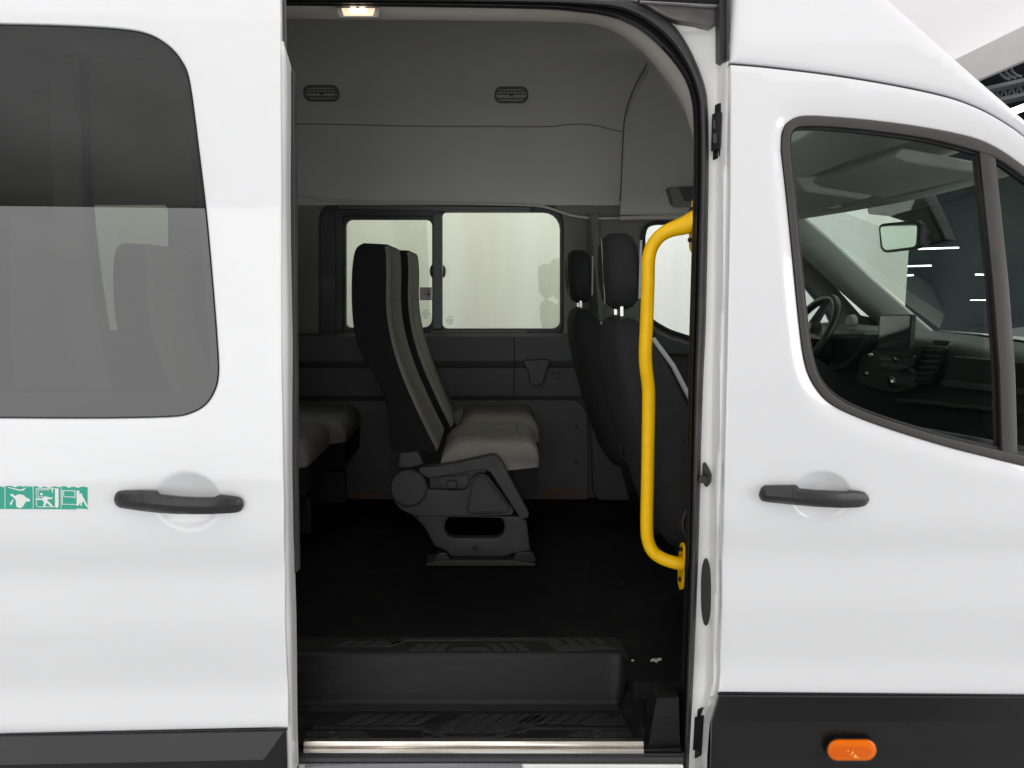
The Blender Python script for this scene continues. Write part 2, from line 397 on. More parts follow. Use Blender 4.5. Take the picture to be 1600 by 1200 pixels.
for (x0, y0, x1, y1, dd, lb) in ((1435, 389, 1498, 387, 8.0, 'uppermost bright light strip seen through the windscreen'), (1416, 416, 1455, 415, 8.6, 'middle light strip beside the white wall edge through the windscreen'),
                         (1415, 430.5, 1427, 430, 9.2, 'shortest light strip beside the white wall edge through the windscreen'), (1524, 429, 1552, 429, 8.8, 'light strip next to the front door window bar'),
                         (1516, 469, 1545, 469, 9.4, 'lowest faint light strip seen through the windscreen')):
    a, c = U(x0, y0, dd), U(x1, y1, dd); t = MB(); t.tube([a, c], 0.0095 if y0 < 460 else 0.005, 8)
    o = t.build('light_strip', LED); tag(o, lb, 'light strip', 'hall light strips')
a = U(1578, 176, 8.8); c = U(1640, 153, 8.8); t = MB(); t.tube([a, c], 0.045, 8)
tag(t.build('light_strip', LED), 'bright light strip under the dark truss at the roof edge', 'light strip', 'hall light strips')

# ================================================================== VAN
VAN = empty('van', (0.0, 1.0, 0.0), 'white high-roof passenger van with its side sliding door open', 'van')
# side profile: how far the skin stands out at each height
_z = np.arange(0.2, 3.2, 0.002)
_o = np.interp(_z, [0.2, 0.50, 0.68, 0.71, 0.75, 0.785, 0.93, 1.05, 1.062, 1.125, 1.17, 1.34, 1.5, 1.7, 2.1, 2.4, 2.6, 2.8],
               [-.03, -.004, 0, -.004, -.014, -.0165, -.002, -.0055, -.0045, .0100, .0125, .010, .002, -.022, -.088, -.145, -.20, -.30])
_k = np.exp(-0.5 * (np.arange(-14, 15) / 5.0) ** 2); _k /= _k.sum(); _o = np.convolve(np.pad(_o, 14, mode='edge'), _k, mode='valid')
def outp(z): return float(np.interp(z, _z, _o))
def dent(x, z, c, d):
    q = ((x - c[0]) / c[2]) ** 2 + ((z - c[1]) / c[3]) ** 2
    return 0.0 if q >= 1.25 else d * (1 - min(1.0, q / 1.25) ** 1.6) ** 1.2

# ---------------------------------------------------------------- sliding door
DOUT = -0.112
def ydoor0(x, z): return DOUT - outp(z) + 0.022 * (x + 0.45)
_c = XZ(294, 784, ydoor0); _c2 = XZ(294 + 47, 784, ydoor0); _c3 = XZ(294, 784 - 41, ydoor0)
DENT_L = (_c[0], _c[1], _c2[0] - _c[0], _c3[1] - _c[1])
def ydoor(x, z): return ydoor0(x, z) + dent(x, z, DENT_L, 0.016)
fdoor = lambda x, z: (x, ydoor(x, z), z)
edge_r = [(438, -120), (438, 60), (439.5, 300), (441, 640), (443.5, 800), (445, 920), (448, 1050), (450, 1137)]
door_out = [(-180, -120)] + edge_r + [(-180, 1151)]
win_l = crom([(-150, 33), (0, 36), (100, 38.5), (180, 43), (228, 51), (262, 70), (285, 97), (297, 132), (310, 230), (322, 330), (333, 450), (340.5, 550), (341, 588), (335, 612), (320, 634), (294, 648), (258, 653), (150, 655), (0, 654.5), (-150, 654)], 4)
P2 = lambda L, yf: [XZ(x, y, yf) for x, y in L]
DO, WO = P2(door_out, ydoor0), P2(win_l, ydoor0)
SD = sheet('sliding_door', DO, [WO], fdoor, PAINT, VAN, step=0.026, roll=0.004, depth=0.014, hroll=0.005, hdepth=0.012,
           fine=((DENT_L[0] - DENT_L[2] * 1.3, DENT_L[1] - DENT_L[3] * 1.3, DENT_L[0] + DENT_L[2] * 1.3, DENT_L[1] + DENT_L[3] * 1.3, 0.005),))
gl = np.array(WO); gl = gl - normals2(gl) * 0.004
sheet('window_pane', [tuple(p) for p in gl], [], lambda x, z: (x, ydoor0(x, z) + 0.006, z), G_DOOR, SD, step=0.05)
# black ceramic band / rubber around the pane
gi = np.array(WO) - normals2(np.array(WO)) * 0.009
sheet('window_gasket', [tuple(p) for p in np.array(WO) + normals2(np.array(WO)) * 0.004], [[tuple(p) for p in gi]], lambda x, z: (x, ydoor0(x, z) + 0.0105, z), RUBBER_DK, SD, step=0.04)
# door end face (the shell's edge) and its rubber
eo = [(436, -60), (437, 60), (438.5, 300), (440, 640), (442, 800), (443.5, 920), (446.5, 1050), (448.5, 1140), (452, 1260)]
dd_ = [0.004, 0.012, 0.075, 0.078, 0.080, 0.080, 0.080, 0.082, 0.084, 0.085]
b = MB(); rings = []
for y in (62, 66, 72, 79, 86, 95, 110, 160, 220, 300, 380, 460, 540, 640, 720, 800, 860, 920, 985, 1050, 1100, 1139, 1180, 1230):
    x = np.interp(y, [e[1] for e in eo], [e[0] for e in eo]); X, Z = XZ(x, y, ydoor0); Y0 = ydoor0(X, Z) + 0.010
    t = min(1.0, max(0.0, (y - 60) / 36)); dp = 0.008 + 0.082 * math.sin(t * math.pi / 2) ** 1.3
    wv = 0.0015 * math.sin(y / 70.0)
    rings.append([(X - 0.05, Y0 + 0.002, Z), (X + 0.000, Y0, Z), (X + 0.0035 + wv, Y0 + dp * 0.10, Z), (X + 0.0045 + wv, Y0 + dp * 0.42, Z), (X + 0.002 + wv, Y0 + dp * 0.47, Z), (X + 0.002 + wv, Y0 + dp * 0.9, Z), (X - 0.002, Y0 + dp, Z), (X - 0.05, Y0 + dp, Z)])
b.loft(rings); b.build('door_edge', PAINT_IN, SD, sharp=50)
b = MB(); rings = []
for y in (94, 97, 104, 160, 300, 460, 640, 760, 860, 880, 905, 912, 916):
    x = np.interp(y, [e[1] for e in eo], [e[0] for e in eo]); X, Z = XZ(x, y, ydoor0); Y0 = ydoor0(X, Z) + 0.083
    g = 0.55 if y in (94, 916) else 1.0; wv = 0.0012 * math.sin(y / 45.0)
    rings.append([(X - 0.004, Y0, Z), (X + 0.008 * g + wv, Y0 - 0.002, Z), (X + 0.0125 * g + wv, Y0 + 0.004, Z), (X + 0.013 * g + wv, Y0 + 0.013, Z), (X - 0.004, Y0 + 0.018, Z)])
b.loft(rings); b.build('edge_seal', RUBBER, SD, sharp=50)
# door inner shell so the door has its thickness
din = [(-180, -120), (432, -120), (432, 60), (434, 640), (440, 1137), (-180, 1150)]
gin = np.array(WO) - normals2(np.array(WO)) * 0.045
sheet('door_inner_trim', P2(din, ydoor0), [[tuple(p) for p in gin]], lambda x, z: (x, ydoor0(x, z) + 0.075, z), LINING, SD, step=0.08, depth=0.01, hdepth=0.01, back=True)
# lower cladding
c_top = [(-180, 1151.5), (0, 1148), (447, 1139)]
def clad_profile(name, top, bot_y, xl, xr_top, xr_knee, yf, knee, parent, m=CLAD, stand=0.017):
    pass
b = MB()
def PD(px, py, off): x, z = XZ(px, py, lambda a, c: ydoor0(a, c) - off); return Vector((x, ydoor0(x, z) - off, z))
top_l, top_r = PD(-180, 1152.5, -0.002), PD(447.5, 1140, -0.002)
l1, r1 = PD(-180, 1153, 0.012), PD(446, 1141.5, 0.012)
l2, r2 = PD(-180, 1199, 0.034), PD(414, 1187, 0.034)
l3, r3 = PD(-180, 1320, 0.020), PD(410, 1320, 0.020)
e2, e3 = PD(449, 1187, 0.0), PD(449, 1320, 0.0)
b.add([top_l, top_r, l1, r1, l2, r2, l3, r3, e2, e3], [(0, 1, 3, 2), (2, 3, 5, 4), (4, 5, 7, 6), (3, 1, 8, 5), (5, 8, 9, 7)])
b.build('cladding', CLAD, SD, sharp=12, bevel=0.0025)
b = MB(); b.tube([PD(-180, 1151.5, 0.001), PD(449, 1139, 0.001)], 0.0025, 8); b.build('cladding_joint', RUBBER_DK, SD)

def make_handle(parent, o, sc, ox, oy, top, bot, crease, split, yf, lockname='lock_cover'):
    """door pull lofted along its length: upper facet, crease, lower facet; the bow stands off the skin in the middle"""
    T = [(ox + x / sc, oy + y / sc) for x, y in top]; B = [(ox + x / sc, oy + y / sc) for x, y in bot]; K = [(ox + x / sc, oy + y / sc) for x, y in crease]
    xs0, xs1 = T[0][0], T[-1][0]; spx = ox + split / sc
    f = lambda L, x: float(np.interp(x, [p[0] for p in L], [p[1] for p in L]))
    def ring(x):
        t = (x - xs0) / (xs1 - xs0); bow = math.sin(math.pi * min(1, max(0, t))) ** 0.7
        endr = min(1.0, min(t, 1 - t) / 0.045) ** 0.5
        hi = 0.012 + 0.036 * bow; lo = 0.004 + 0.022 * max(0.0, math.sin(math.pi * min(1, max(0, (t - 0.28) / 0.66)))) ** 0.6 if t > 0.28 else 0.0
        hi = lo + (hi - lo) * (0.35 + 0.65 * endr)
        zt, zb, zk = f(T, x), f(B, x), f(K, x); out = []
        mid = (zt + zb) / 2
        for (yy, h) in ((zt, lo), (zt + (zk - zt) * 0.08, lo + (hi - lo) * 0.55), (zt + (zk - zt) * 0.35, lo + (hi - lo) * 0.86), (zk - 0.6, hi), (zk + 0.6, hi - 0.0006), (zk + (zb - zk) * 0.6, lo + (hi - lo) * 0.80), (zb, lo + (hi - lo) * 0.35), (zb, lo)):
            X, Z = XZ(x, yy, lambda a, c: yf(a, c) - h); Y = yf(X, Z); out.append((X, Y - h, Z))
        return out
    rj = []
    for x in (spx - 3, spx, spx + 3):
        q = ring(x); mz = sum(p[2] for p in q) / len(q); rj.append([(p[0], p[1] + 0.0018, mz + (p[2] - mz) * 0.93) for p in q])
    b = MB(); b.loft(rj); b.build('handle_joint', RUBBER_DK, parent)
    for nm, a, c in (('handle', spx + 0.35, xs1), (lockname, xs0, spx - 0.35)):
        n = 44 if nm == 'handle' else 14
        xs = [a + (c - a) * (0.5 - 0.5 * math.cos(math.pi * k / n)) for k in range(n + 1)]
        b = MB(); b.loft([ring(x) for x in xs]); b.build(nm, HANDLE, parent, sharp=28)
make_handle(SD, None, 6.957, 170, 730,
            [(55, 340), (62, 305), (80, 275), (110, 256), (160, 248), (380, 243), (520, 246), (545, 256), (556, 288), (650, 300), (800, 315), (950, 322), (1150, 322), (1185, 305), (1205, 291), (1300, 303), (1390, 315), (1430, 328), (1455, 352), (1467, 400)],
            [(55, 350), (62, 395), (80, 420), (110, 438), (160, 448), (365, 478), (550, 498), (700, 508), (900, 512), (1100, 511), (1300, 502), (1400, 492), (1440, 472), (1458, 440), (1467, 405)],
            [(55, 345), (100, 360), (365, 390), (600, 415), (800, 428), (1000, 432), (1250, 424), (1440, 408), (1467, 402)], 363, ydoor0)

# the escape-instruction sticker (flat print: a hand, a running figure, a figure pushing a door)
b = MB()
def SP(px, py, h): x, z = XZ(px, py, ydoor0); return Vector((x, ydoor0(x, z) - h, z))
def flat(poly, h, mi):
    b.add([SP(0 + x / 8, 740 + y / 8, h) for x, y in poly], [tuple(range(len(poly)))], mi)
EDGE = []
flat([(-900, 130), (1100, 150), (1112, 160), (1112, 455), (1098, 462), (-900, 445)], 0.0004, 1)
flat([(-900, 142)] + [(-880 + k * 28, 141 + 0.010 * (-880 + k * 28 + 900) + random.choice((0, 2, 10, 20, 4))) for k in range(70)] + [(1098, 172), (1098, 448), (-900, 436)], 0.0006, 0)
for x in (65, 416, 765): flat([(x - 4, 150), (x + 4, 150), (x + 5, 436), (x - 2, 436)], 0.0008, 1)
flat([(130, 255), (150, 250), (195, 280), (215, 265), (250, 255), (300, 270), (320, 292), (378, 320), (375, 350), (330, 345), (290, 410), (255, 432), (205, 412), (200, 330), (165, 290), (135, 275)], 0.0008, 1)
flat([(160, 320), (175, 330), (150, 370), (160, 372), (135, 398), (122, 362), (135, 362)], 0.0008, 1)
flat([(100, 165), (190, 185), (260, 200), (310, 180), (318, 165), (322, 180), (300, 208), (250, 214), (180, 196), (104, 175)], 0.0008, 1)
for q in ([(452, 180), (690, 180), (690, 188), (460, 188), (460, 410), (690, 410), (690, 418), (470, 418), (452, 400)], [(690, 185), (735, 185), (735, 410), (715, 430), (690, 410)],
          [(475, 200), (620, 195), (620, 203), (483, 208), (483, 285), (540, 285), (540, 292), (475, 292)], [(640, 175), (668, 175), (660, 250), (645, 205)],
          [(443, 318), (460, 300), (520, 312), (565, 280), (580, 285), (640, 300), (668, 288), (650, 318), (600, 318), (592, 330), (662, 398), (655, 412), (640, 410), (585, 362), (562, 420), (538, 420), (552, 350), (520, 326), (455, 330)],
          [(506 + 16 * math.cos(k * 0.7), 258) if False else (521 + 17 * math.cos(k * 0.698), 256 + 17 * math.sin(k * 0.698)) for k in range(9)],
          [(775, 205), (945, 210), (945, 220), (785, 214), (785, 378), (960, 380), (960, 388), (775, 385)], [(795, 282), (945, 288), (945, 298), (795, 290)], [(935, 215), (945, 215), (945, 310), (935, 300)], [(795, 218), (803, 218), (803, 288), (795, 288)],
          [(960, 210), (995, 212), (995, 250), (1015, 245), (1030, 255), (1030, 275), (1050, 300), (1060, 330), (1098, 400), (1095, 425), (1075, 400), (1045, 345), (1030, 360), (1020, 405), (1008, 402), (1008, 360), (990, 385), (985, 400), (960, 400)], [(960, 436), (1085, 440), (1085, 450), (960, 448)]):
    flat(q, 0.0008, 1)
b.build('escape_sticker', [GREEN, WHITE], SD, smooth=False)['label'] = 'worn green and white emergency exit sticker'

# ---------------------------------------------------------------- front door
def yfr0(x, z): return -outp(z) + 0.004 * (x - 0.55)
fwin = crom([(1222.5, 235), (1224, 208), (1233, 190), (1256, 180), (1300, 181), (1370, 187), (1450, 198), (1520, 212.5), (1560, 229), (1600, 256), (1660, 302), (1730, 365)], 4) + \
       crom([(1730, 750), (1660, 741), (1600, 728.5), (1540, 714), (1480, 698.5), (1400, 674), (1335, 650), (1295, 628), (1270, 596), (1258, 560), (1250, 500), (1240, 400), (1230, 300)], 4)
FWO = P2(fwin, yfr0); FWA = np.array(FWO)
_c = XZ(1284, 775, yfr0); _c2 = XZ(1284 + 42, 775, yfr0); _c3 = XZ(1284, 775 - 35, yfr0)
DENT_R = (_c[0], _c[1], _c2[0] - _c[0], _c3[1] - _c[1])
from functools import lru_cache
@lru_cache(maxsize=None)
def _dw(x, z): return float(dist(FWA, [(x, z)])[0])
def yfr(x, z):
    y = yfr0(x, z) + dent(x, z, DENT_R, 0.017)
    if z > 1.2 and x > 0.6:
        d = _dw(round(x, 5), round(z, 5)); t = max(0.0, 1 - d / 0.034); y += 0.0085 * t * t * (3 - 2 * t)
    return y
fd_left = [(1141.5, 101), (1141, 310), (1138.5, 450), (1135.5, 590), (1133, 700), (1130.5, 800), (1128.5, 860), (1127.5, 960), (1125, 1050), (1122.5, 1082)]
fd_top = crom([(1141.5, 101), (1200, 106), (1300, 118), (1400, 134.5), (1480, 152), (1530, 170), (1570, 192), (1600, 213), (1660, 262), (1730, 330)], 4)
FDO = P2(fd_top, yfr0) + P2([(1730, 1087), (1600, 1086)] + fd_left[::-1][:-1], yfr0)
FD = sheet('front_door', FDO, [FWO], lambda x, z: (x, yfr(x, z), z), PAINT, VAN, step=0.024, roll=0.004, depth=0.025, hroll=0.003, hdepth=0.02,
           fine=((DENT_R[0] - DENT_R[2] * 1.3, DENT_R[1] - DENT_R[3] * 1.3, DENT_R[0] + DENT_R[2] * 1.3, DENT_R[1] + DENT_R[3] * 1.3, 0.005), (0.66, 1.42, 0.735, 2.09, 0.008)))
make_handle(FD, None, 2.4, 1050, 700,
            [(326, 172), (330, 155), (338, 145), (350, 139), (460, 137), (470, 140), (477, 150), (540, 156), (655, 161), (662, 156), (700, 160), (722, 165), (735, 177), (740, 190)],
            [(326, 178), (330, 192), (340, 199), (355, 203), (460, 214), (540, 221), (640, 225), (700, 223), (725, 217), (737, 204), (740, 194)],
            [(326, 174), (360, 180), (460, 190), (560, 196), (650, 196), (740, 192)], 452, yfr0)
# window frame, bar between the panes, panes
fin = crom([(1236.5, 240), (1236, 215), (1240, 203), (1254, 196.5), (1300, 197), (1370, 203.5), (1450, 215), (1515, 231), (1560, 247), (1600, 274), (1660, 320), (1728, 385)], 4) + \
      crom([(1728, 733), (1660, 726), (1600, 712), (1540, 699), (1480, 685), (1400, 661), (1338, 638), (1303, 617), (1281, 590), (1270, 555), (1262, 500), (1252, 400), (1243, 300)], 4)
FIN = P2(fin, yfr0)
sheet('window_frame', [tuple(p) for p in FWA + normals2(FWA) * (-0.0015)], [FIN], lambda x, z: (x, yfr0(x, z) + 0.004, z), TRIM, FD, step=0.022, roll=0.003, depth=0.02, hroll=0.003, hdepth=0.022)
lip = np.array(FIN); lip2 = lip - normals2(lip) * 0.007
sheet('glass_run_seal', [tuple(p) for p in lip + normals2(lip) * 0.002], [[tuple(p) for p in lip2]], lambda x, z: (x, yfr0(x, z) + 0.013, z), RUBBER_DK, FD, step=0.03, hroll=0.002, hdepth=0.012)
bar = [(1533, 226), (1558, 236), (1593, 720), (1569, 714)]
sheet('window_bar', P2(bar, yfr0), [], lambda x, z: (x, yfr0(x, z) + 0.006, z), TRIM, FD, step=0.03, roll=0.003, depth=0.03)
barl = [(1529.5, 228), (1534, 226), (1571, 714), (1567, 712)]
sheet('bar_seal', P2(barl, yfr0), [], lambda x, z: (x, yfr0(x, z) + 0.011, z), RUBBER_DK, FD, step=0.04, depth=0.01)
p1 = [p for p in fin if p[0] < 1545]
k1 = [(1236.5, 240)]
pane1 = [p for p in fin if p[0] <= 1545]; pane2 = [p for p in fin if p[0] >= 1560]
topl = [p for p in pane1 if p[1] < 450]; 
sheet('window_pane', P2(pane1, yfr0), [], lambda x, z: (x, yfr0(x, z) + 0.019, z), G_CAB, FD, step=0.06)
sheet('quarter_pane', P2(pane2, yfr0), [], lambda x, z: (x, yfr0(x, z) + 0.014, z), G_CAB, FD, step=0.06)
# lower cladding and amber side marker
b = MB()
def PF(px, py, off): x, z = XZ(px, py, lambda a, c: yfr0(a, c) - off); return Vector((x, yfr0(x, z) - off, z))
V_ = [PF(1122.5, 1084.5, -0.004), PF(1760, 1088, -0.004), PF(1124, 1086.5, 0.014), PF(1760, 1090, 0.014), PF(1113, 1127, 0.024), PF(1760, 1128, 0.024), PF(1107, 1320, 0.012), PF(1760, 1320, 0.012),
      PF(1121, 1086, -0.02), PF(1110.5, 1127, -0.02), PF(1104, 1320, -0.02)]
b.add(V_, [(0, 1, 3, 2), (2, 3, 5, 4), (4, 5, 7, 6), (0, 2, 8), (8, 2, 4, 9), (9, 4, 6, 10)])
b.build('cladding', CLAD, FD, sharp=10, bevel=0.003)
b = MB(); b.tube([PF(1121, 1083.8, 0.0), PF(1760, 1087.2, 0.0)], 0.0022, 8); b.build('cladding_joint', RUBBER_DK, FD)
st = lambda cx, cy, rx, ry, n=9: [(cx + (rx - ry) * s + ry * math.cos(R(a0 + 180 * k / n)), cy + ry * math.sin(R(a0 + 180 * k / n))) for s, a0 in ((1, -90), (-1, 90)) for k in range(n + 1)]
b = MB(); rings = []
for (rx, ry, h) in ((41, 19.5, 0.014), (41, 19.5, 0.030), (39.5, 18, 0.0305)): rings.append([PF(x, y, h) for x, y in st(1331, 1172.5, rx, ry)])
b.loft(rings); b.build('side_marker_rim', BLACKPL, FD)
b = MB(); rings = []
for (rx, ry, h) in ((39, 17.2, 0.020), (38.5, 16.7, 0.034), (37, 15.2, 0.0385), (34.5, 12.7, 0.040)): rings.append([PF(x, y, h) for x, y in st(1331, 1172, rx, ry)])
b.loft(rings); b.build('side_marker_lens', ORANGE, FD, sharp=60)
b = MB()
for k in range(24):
    x = 1300.5 + k * 2.65; hh = 8.5 if 1303 < x < 1358 else 5
    sl = -2 if x < 1331 else 3.0
    b.tube([PF(x - sl * 0.5, 1174.5 - hh, 0.0398), PF(x + sl * 0.5, 1174.5 + hh, 0.0398)], 0.00085, 6)
b.build('side_marker_rib', ORANGE_HI, FD)
b = MB()
for (x, y, q) in ((1332, 1176, 2.2), (1336, 1182, 3.2), (1325, 1174, 1.6), (1330, 1179, 1.6), (1340, 1184, 1.8)):
    b.loft([[PF(x + q * s * math.cos(k), y + q * s * math.sin(k), h) for k in np.arange(0, 6.28, 1.05)] for s, h in ((1, 0.0399), (0.6, 0.0415), (0.15, 0.042))])
b.build('side_marker_facet', mat('amber_bright', (1.0, 0.55, 0.08), 0.1, coat=1.0), FD)

# ---------------------------------------------------------------- roof over the cab (upper side panel) and roof skin
sil = crom([(1180, -190), (1290, -95), (1385, -8), (1420, 23), (1480, 76), (1540, 129), (1600, 181), (1660, 234), (1730, 300)], 4)
def yroof(x, z): return yfr0(x, z) + 0.001
seam = [(x, y - 3.2) for x, y in fd_top]
RO = P2([(1141.5, -190)] + sil, yroof) + P2(seam[::-1], yroof)
sheet('roof_side', RO, [], lambda x, z: (x, yroof(x, z), z), PAINT, VAN, step=0.028, roll=0.018, depth=0.03)
b = MB(); rings = []
SILP = [XZ(x, y, yroof) for x, y in sil if x < 1612]
for (x, z) in SILP:
    y0 = yroof(x, z) + 0.02
    rings.append([(x, y0, z - 0.004), (x, y0 + 0.10, z + 0.012), (x + 0.01, 0.55, z + 0.035), (x + 0.015, 1.0, z + 0.045), (x + 0.01, 1.45, z + 0.035), (x, 2.0 - (y0 - 0.0) + 0.0, z)])
b.loft(rings, closed_ring=False, caps=False); b.build('roof_front', PAINT, VAN, sharp=60)
b = MB(); b.tube([Vector((*[c for c in (lambda p: (p[0], yfr0(*p) + 0.012, p[1]))(XZ(x, y - 1.6, yfr0))],)) for x, y in fd_top], 0.0042, 8); b.build('roof_seam', RUBBER_DK, VAN)

# ---------------------------------------------------------------- B pillar, seal, track around the opening
seal_out = crom([(430, -10.5), (700, -9), (850, -7.5), (940, -5), (985, -1), (1008, 8), (1030, 22), (1055, 42), (1075, 71), (1092, 107), (1102, 137), (1106, 165), (1107.5, 225), (1107, 300), (1103, 500), (1099, 590), (1095.5, 700), (1092, 840), (1090, 900), (1086, 1000), (1082, 1090), (1077, 1180), (1074, 1240)], 4)
seal_in = crom([(430, 9), (700, 12), (850, 15), (900, 19), (940, 24), (972, 33), (1002, 49), (1030, 73), (1054, 100), (1071, 127), (1080, 156), (1082.8, 182), (1083.8, 225), (1083, 300), (1077.5, 500), (1075.5, 590), (1073.5, 700), (1071, 840), (1069.5, 900), (1066, 1000), (1063.5, 1090), (1061, 1180), (1059, 1240)], 4)
trim_in = crom([(430, 29), (780, 32.5), (892, 35.5), (932, 40), (966, 53), (1005, 82.5), (1041, 125), (1065, 162), (1078, 198), (1085, 225)], 4)
BP = [(1000, -60)] + [p for p in seal_out if p[0] > 1000 and p[1] >= 5] + [(1104, 1240)] + [(1105, 1180), (1109, 1130)] + [(x + 1.0, y) for x, y in fd_left[::-1]] + [(1143, 60), (1143, -60)]
dr_x = lambda y: float(np.interp(y, [p[1] for p in fd_left] + [1130, 1240], [p[0] for p in fd_left] + [1109, 1104]))
so_y = sorted([(p[1], p[0]) for p in seal_out if p[1] > 2]); so_x = lambda y: float(np.interp(y, [p[0] for p in so_y], [p[1] for p in so_y]))
def ypill(px, py):
    a, c = so_x(py), dr_x(py); e = outp(U(px, py, 0.05).z)
    s = c - px                                             # px from the door's edge inwards
    y = np.interp(s, [-4, 0, 4, 8, 11, 13, 15, 18, 22, 30, 44, 150], [0.030, 0.030, 0.030, 0.030, 0.033, 0.040, 0.052, 0.066, 0.072, 0.074, 0.078, 0.105])
    if py > 1060: y = y - 0.012 * min(1.0, (py - 1060) / 60) * (s > 9)
    if 190 > py: y += 0.0
    if 268 > py > 40 and s > 8: y += 0.006 * min(1, (268 - py) / 6)
    return float(y) - e
sheet('door_pillar', BP, [], lambda a, c: tuple(U(a, c, ypill(a, c))), PAINT_IN, VAN, step=5.0, sharp=60)
b = MB(); b.box((U(1135, 0, 0.05).x - 0.03, 0.05, 0.35), (U(1135, 0, 0.05).x + 0.01, 0.11, 2.35)); 
# seal: outer bulb and inner lip, both following the opening; closed along the sill
def seal_path(t, Yo): return [U(o[0] + (i[0] - o[0]) * t, o[1] + (i[1] - o[1]) * t, Yo - outp(U(o[0], o[1], 0.08).z)) for o, i in zip(seal_out, seal_in)]
def ribbon(name, ts, m, sharp=50):
    b = MB(); L = [seal_path(t, y) for t, y in ts]
    b.loft([[L[k][i] for k in range(len(ts))] for i in range(len(seal_out))], closed_ring=True, caps=True); return b.build(name, m, VAN, sharp=sharp)
SEAL = ribbon('door_seal', [(0.0, 0.085), (0.02, 0.066), (0.10, 0.056), (0.25, 0.050), (0.42, 0.052), (0.53, 0.060), (0.57, 0.070), (0.57, 0.10), (0.0, 0.10)], RUBBER)
b = MB(); L = [seal_path(t, y) for t, y in [(0.56, 0.080), (0.60, 0.070), (0.70, 0.066), (0.76, 0.070), (0.80, 0.082), (0.86, 0.084), (0.95, 0.088), (1.0, 0.100), (0.98, 0.125), (0.56, 0.125)]]
b.loft([[q[i] for q in L] for i in range(len(seal_out))]); b.build('seal_lip', RUBBER_DK, SEAL, sharp=50)
# beige edge of the headliner just inside the seal
ra = crom([(430, 5), (780, 10), (880, 13), (925, 19), (960, 26), (1002, 46), (1045, 86), (1071, 124), (1082, 158), (1086, 225)], 4)
b = MB(); n = len(trim_in)
b.loft([[U(*ra[i], 0.115 - outp(U(*ra[i], .1).z)), U(*((np.array(ra[i]) * 0.6 + np.array(trim_in[i]) * 0.4)), 0.150 - outp(U(*ra[i], .1).z)), U(*trim_in[i], 0.185 - outp(U(*ra[i], .1).z)), U(*(np.array(trim_in[i]) * 0.6 + np.array(ra[i]) * 0.4), 0.23 - outp(U(*ra[i], .1).z))] for i in range(n)], closed_ring=False, caps=False)
b.build('opening_trim', LINER_EDGE, VAN, sharp=60)
# grey door track and inner roof rail at the top, black rubber stop
trk = [(985, -60), (1000, 1), (1026, 17), (1042, 26), (1062, 33), (1088, 37), (1110, 44), (1122, 36), (1143, 28), (1143, -60)]
b = MB(); b.prism([U(x, y, 0.055 - outp(2.3)) for x, y in trk], (0, 0.03, 0)); b.build('door_track', TRACKM, VAN, bevel=0.004)
b = MB(); b.tube([U(1000, 1, 0.045 - outp(2.3)), U(1060, 4, 0.045 - outp(2.3)), U(1128, 9, 0.045 - outp(2.3))], 0.007, 10); b.build('track_rail', mat('dull_zinc', (0.5, 0.5, 0.52), 0.35, metal=1.0), VAN)
b = MB(); b.tube([U(1000, -9, 0.03 - outp(2.3)), U(1128, -2, 0.03 - outp(2.3))], 0.013, 10); b.build('track_cover', BLACKPL, VAN)
pprism('rubber_strip', rounded([(1124.5, -40), (1140.5, -40), (1140, 92), (1138, 95.5), (1132, 97), (1130, 94), (1125.5, 92)], 1.2), 0.02 - outp(2.25), 0.06 - outp(2.25), RUBBER, VAN, bevel=0.0015)
b = MB(); b.tube([U(1135.5, -40, 0.017 - outp(2.25)), U(1136, 93, 0.017 - outp(2.2))], 0.0045, 8); b.build('rubber_strip_bead', RUBBER_DK, VAN)
# strikers, buffer and plug on the pillar
def yp(px, py): return ypill(px, py)
def plate(name, poly, h, m=BLACKPL, bev=0.0015, lift=0.0):
    n = len(poly); b = MB()                                  # follows the pillar's slope
    b.add([U(x, y, yp(x, y) - h - lift - 0.001) for x, y in poly] + [U(x, y, yp(x, y) + 0.002) for x, y in poly],
          [tuple(range(n)), tuple(range(2 * n - 1, n - 1, -1))] + [(k, (k + 1) % n, n + (k + 1) % n, n + k) for k in range(n)])
    return b.build(name, m, VAN, bevel=bev)
def striker(y0, y1, dx=0.0, xo=0.0):
    h = y1 - y0; sx = lambda x, t: x + dx * t + xo
    plate('striker_plate', rounded([(sx(1117, 0), y0 + 4), (sx(1126.5, 0), y0), (sx(1126.5, 1), y1 - 6), (sx(1115, 1), y1)], 2.5), 0.002, BLACKPL)
    P = plate('striker', rounded([(sx(1113, .15), y0 + 0.20 * h), (sx(1127.5, .15), y0 + 0.16 * h), (sx(1126.5, .8), y0 + .79 * h), (sx(1112, .8), y0 + .84 * h)], 1.5), 0.012, BLACKPL, 0.002)
    for t0, t1 in ((0.30, 0.46), (0.54, 0.70)):
        plate('striker_wedge', rounded([(sx(1115, t0), y0 + t0 * h), (sx(1122, t0), y0 + (t0 - .03) * h), (sx(1121, t1), y0 + t1 * h), (sx(1115, t1), y0 + t1 * h)], 1), 0.0165, mat('worn_black', (0.03, 0.03, 0.035), 0.3), 0.002)
    for yy in (y0 + 0.09 * h, y1 - 0.10 * h):
        plate('striker_screw', [(sx(1121, (yy - y0) / h) + 2.6 * math.cos(k * .785), yy + 2.6 * math.sin(k * .785)) for k in range(8)], 0.0045, STEEL if False else BLACKPL, 0.0008)
striker(160, 251, -1.5)
striker(1104, 1186, -3, -27)
for o in list(VAN.children):
    pass
